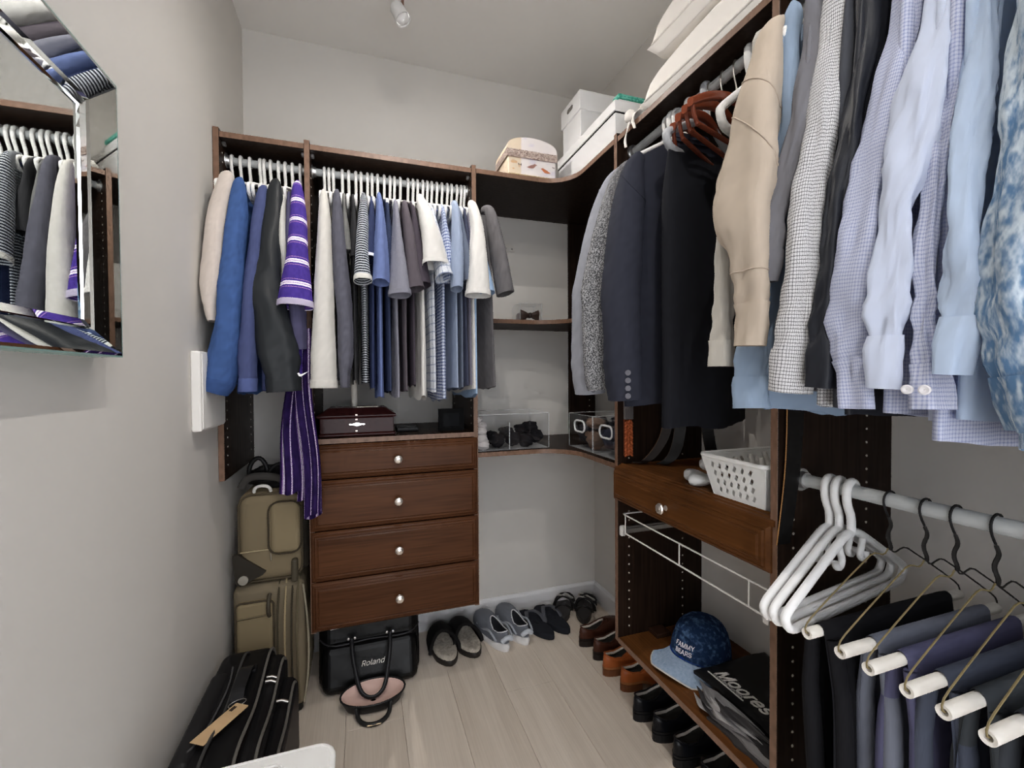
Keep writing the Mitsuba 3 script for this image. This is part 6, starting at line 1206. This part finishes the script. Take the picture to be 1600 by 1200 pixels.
t = thing('rolling_briefcase', 'black rolling briefcase with a tan paper tag on its handle, in the front left corner', 'suitcase')
bx0, bx1, by0, by1, bz = -.452, -.288, 1.10, 1.715, .335
BK = (17, 17, 19)
softcase(t, bx0, bx1, by0, by1, .018, bz, .035, BK, mat='mat_satin')
part('outer_pocket', rbox(bx1-.02, bx1+.040, by0+.03, by1-.035, .03, bz-.012, .035), 'mat_satin', t, (20, 20, 22), 40)
part('small_pocket', rbox(bx1+.020, bx1+.082, by0+.06, by1-.11, .03, bz-.05, .032), 'mat_satin', t, (20, 20, 22), 40)
part('wall_pocket', rbox(bx0+.004, bx0+.055, by0+.12, by1-.13, .20, bz+.010, .02), 'mat_satin', t, (30, 30, 32), 40)
def zip_line(x, z, y0, y1, c=(96, 94, 90)): part('zip', tube(smooth_path([(x, y1+.003, z-.14), (x, y1+.001, z-.05), (x, y1-.03, z-.001), (x, (y0+y1)/2, z+.002), (x, y0+.03, z), (x, y0-.001, z-.05), (x, y0-.003, z-.14)], 40), .0042, 6), 'mat_satin', t, c, True)
zip_line(bx1-.006, bz-.001, by0+.005, by1-.005); zip_line(bx1+.034, bz-.018, by0+.04, by1-.045); zip_line(bx0+.085, bz+.002, by0+.01, by1-.01, (60, 60, 60)); zip_line(bx1+.074, bz-.058, by0+.07, by1-.12)
for (x, y, z) in ((bx1+.006, 1.515, bz+.004), (bx1+.006, 1.495, bz+.004), (bx1+.045, 1.435, bz-.024)):
    part('zip_pull', tube([(x-.004, y, z), (x+.010, y+.002, z-.001), (x+.026, y+.004, z-.010)], .0042, 6), 'mat_metal', t, (206, 202, 196), True)
part('handle_strap', ribbon([(-.345, 1.575, bz+.002), (-.345, 1.55, bz+.022), (-.345, 1.49, bz+.026), (-.345, 1.44, bz+.020), (-.345, 1.425, bz+.002)], (1, 0, 0), .017, .006), 'mat_leather', t, (34, 34, 36), 40)
for y in (1.575, 1.425): part('strap_end', rbox(-.366, -.324, y-.016, y+.016, bz-.002, bz+.010, .004), 'mat_satin', t, (26, 26, 28), 40)
part('arch_piping', tube(smooth_path([(bx0+.056, 1.60, bz+.006), (bx0+.064, 1.54, bz+.004), (bx0+.064, 1.40, bz+.004), (bx0+.045, 1.28, bz+.008), (bx0+.02, 1.24, bz+.004)], 24), .003, 6), 'mat_satin', t, (74, 74, 76), True)
part('tag_ring', tube([( -.338+.022*math.cos(q), 1.402+.014*math.sin(q), bz+.016+.004*math.cos(q)) for q in np.linspace(0, 2*np.pi, 20)[:-1]], .0014, 6, closed=True), 'mat_metal', t, (190, 188, 184), True)
d = np.array([-.075, -.118, 0]); d /= np.linalg.norm(d); nn = np.array([-d[1], d[0], 0]); c0 = np.array([-.322, 1.388, bz+.019])
tp = Polygon([(0, -.019), (.004, -.021), (.138, -.021), (.138, .021), (.004, .021), (0, .019)])
part('paper_tag', extr(tp, .0012, frame(c0, d, nn*1.0, np.cross(d, nn))), 'mat_cloth', t, (196, 166, 128), label='tan paper luggage tag'); part('tag_print', extr(sbox(.012, -.016, .030, -.006), .0004, frame(c0+[0, 0, .0013], d, nn, np.cross(d, nn))), 'mat_cloth', t, (60, 48, 40))
for x, y in ((bx0+.03, by0+.05), (bx1-.02, by0+.05), (bx0+.03, by1-.05), (bx1-.02, by1-.05)): part('foot', lathe([(.012, 0), (.014, .004), (.012, .022)], 12, (x, y, 0)), 'mat_satin', t, (16, 16, 17), 40)

t = thing('laptop_bag', 'black leather laptop bag with two strap handles standing under the lowest drawer', 'bag')
lx0, lx1, ly0, ly1, lz = -.176, .222, 1.868, 2.15, .285
def bag_mesh(x0, x1, y0, y1, z0, z1, r, seed):
    m = rbox(x0, x1, y0, y1, z0, z1, r); m = m.subdivide_to_size(.03); v = np.array(m.vertices); s = (v[:, 2]-z0)/(z1-z0)
    v[:, 1] += (.055*s)*(v[:, 1] < (y0+y1)/2)+.010*(meshkit.fbm(v*9, 2, seed)-.5)*(v[:, 1] < (y0+y1)/2)
    v[:, 2] += .012*(meshkit.fbm(v*7+5, 2, seed)-.5)*s; m.vertices = v; return m
part('body', bag_mesh(lx0, lx1, ly0, ly1, .0, lz, .045, 2), 'mat_leather', t, (11, 11, 12), True)
part('front_pocket', bag_mesh(lx0+.012, lx1-.012, ly0-.030, ly0+.08, .006, .185, .035, 5), 'mat_leather', t, (11, 11, 12), True)
yf = lambda z: ly0-.004+.055*z/lz
part('zip', tube(smooth_path([(lx0+.045, yf(.245)-.002, .240), (.02, yf(.25)-.004, .250), (lx1-.06, yf(.255)-.003, .255)], 16), .0024, 6), 'mat_metal', t, (150, 150, 150), True)
part('zip_pull', tube([(lx1-.06, yf(.255)-.006, .255), (lx1-.03, yf(.25)-.008, .252)], .0045, 6), 'mat_metal', t, (190, 190, 190), True)
part('piping', tube(smooth_path([(lx0+.004, ly0+.05, .205), (lx0+.03, ly0+.012, .200), (.02, ly0+.014, .192), (lx1-.03, ly0+.012, .200), (lx1-.004, ly0+.05, .205)], 30), .0035, 6), 'mat_leather', t, (52, 52, 54), True)
for s, x in ((-1, -.050), (1, .098)):
    for dx in (-.012, .012): part('rivet', lathe([(.001, 0), (.0055, 0), (.006, .002), (.003, .004), (.001, .0045)], 12, (x+dx, ly0+.009, .208), 'y'), 'mat_metal', t, (222, 220, 216), 40)
hp = [(-.050, ly0+.004, .208), (-.046, ly0-.030, .165), (-.030, ly0-.072, .090), (-.004, ly0-.098, .040), (.028, ly0-.104, .030), (.060, ly0-.098, .044), (.082, ly0-.068, .094), (.096, ly0-.026, .168), (.098, ly0+.004, .208)]
part('handle', tube(smooth_path(hp, 44), .0082, 8, flat=((0, 1, 0), .55)), 'mat_leather', t, (30, 30, 32), True)
tm = meshkit.text_mesh('Roland', .020, .0012); tm.apply_transform(sh); tm.apply_translation([-.038, 0, 0])
ez = np.array([0, -.98, .19]); ez /= np.linalg.norm(ez); ey = np.array([0, .19, .98]); ey /= np.linalg.norm(ey)
part('emblem', move(tm, M=frame([.022, ly0-.0245, .108], [1, 0, 0], ey, ez)), 'mat_metal', t, (196, 194, 190))
t = thing('handbag', 'small open black bag with a pink lining lying on the floor before the laptop bag', 'bag')
q = np.linspace(0, 2*np.pi, 41)[:-1]; cx_, cy_ = .028, 1.765
R = [np.stack([cx_+a*np.cos(q), cy_+b*np.sin(q), np.full(40, z)+tz*np.sin(q)], -1) for a, b, z, tz in ((.085, .042, .002, 0), (.100, .052, .010, .003), (.112, .058, .034, .006), (.118, .060, .052, .012))]
part('shell', loft(np.array(R), True, False), 'mat_leather', t, (20, 20, 21), 50)
I = [R[-1], np.stack([cx_+.106*np.cos(q), cy_+.050*np.sin(q), .046+.010*np.sin(q)], -1), np.stack([cx_+.09*np.cos(q), cy_+.040*np.sin(q), .020+.002*np.sin(q)], -1), np.stack([cx_+.01*np.cos(q), cy_+.005*np.sin(q), .018+0*q], -1)]
part('lining', trimesh.Trimesh(*grid(np.array(I), cv=True), process=False), 'mat_cloth', t, (206, 176, 166), True, label='pale pink lining')
part('rim', tube(R[-1], .0035, 6, closed=True), 'mat_leather', t, (30, 30, 31), True)
part('handle', tube(smooth_path([(cx_-.062, cy_-.050, .032), (cx_-.05, cy_-.085, .014), (cx_-.022, cy_-.108, .009), (cx_+.022, cy_-.108, .009), (cx_+.05, cy_-.085, .014), (cx_+.062, cy_-.050, .032)], 26), .0078, 8), 'mat_leather', t, (34, 34, 34), True)
part('buckle', tube([(cx_-.024, cy_-.1165, .010), (cx_+.024, cy_-.1165, .010)], .0030, 6), 'mat_metal', t, (170, 150, 120), True)

t = thing('step_stool', 'white plastic step stool with a hand slot at the bottom edge of the photo', 'stool')
ox, oy, zt_ = -.222, .900, .450; w_, d_ = .308, .300
o_ = Polygon(rrect(w_, d_, .035, 8)+[ox, oy]); sl_ = Polygon(rrect(.11, .034, .016, 6)+[ox, oy+.105])
part('top', extr(o_.difference(sl_), .016, frame([0, 0, zt_-.016], [1, 0, 0], [0, 1, 0], [0, 0, 1])), 'mat_satin', t, (224, 224, 222), 40)
rp = np.column_stack([rrect(w_-.004, d_-.004, .034, 8)+[ox, oy], np.full(32, zt_-.007)]); part('rim', tube(rp, .008, 10, closed=True), 'mat_satin', t, (228, 228, 226), True)
part('slot_rim', tube(np.column_stack([rrect(.114, .038, .018, 6)+[ox, oy+.105], np.full(24, zt_-.003)]), .0035, 8, closed=True), 'mat_satin', t, (226, 226, 224), True)
for sx in (-1, 1):
    for sy in (-1, 1): part('leg', hull(np.vstack([np.array(rrect(.05, .05, .012, 4))@np.eye(2)+[ox+sx*(w_/2-.032), oy+sy*(d_/2-.032)] if False else np.column_stack([rrect(a, a, a*.24, 4)+[ox+sx*(w_/2-b), oy+sy*(d_/2-b)], np.full(16, z)]) for a, b, z in ((.052, .030, zt_-.017), (.036, .014, 0.0))])), 'mat_satin', t, (220, 220, 218), 40)
for sy in (-1, 1): part('apron', bx(ox-w_/2+.03, ox+w_/2-.03, oy+sy*(d_/2-.012)-.003, oy+sy*(d_/2-.012)+.003, zt_-.075, zt_-.0165, .002), 'mat_satin', t, (220, 220, 218))
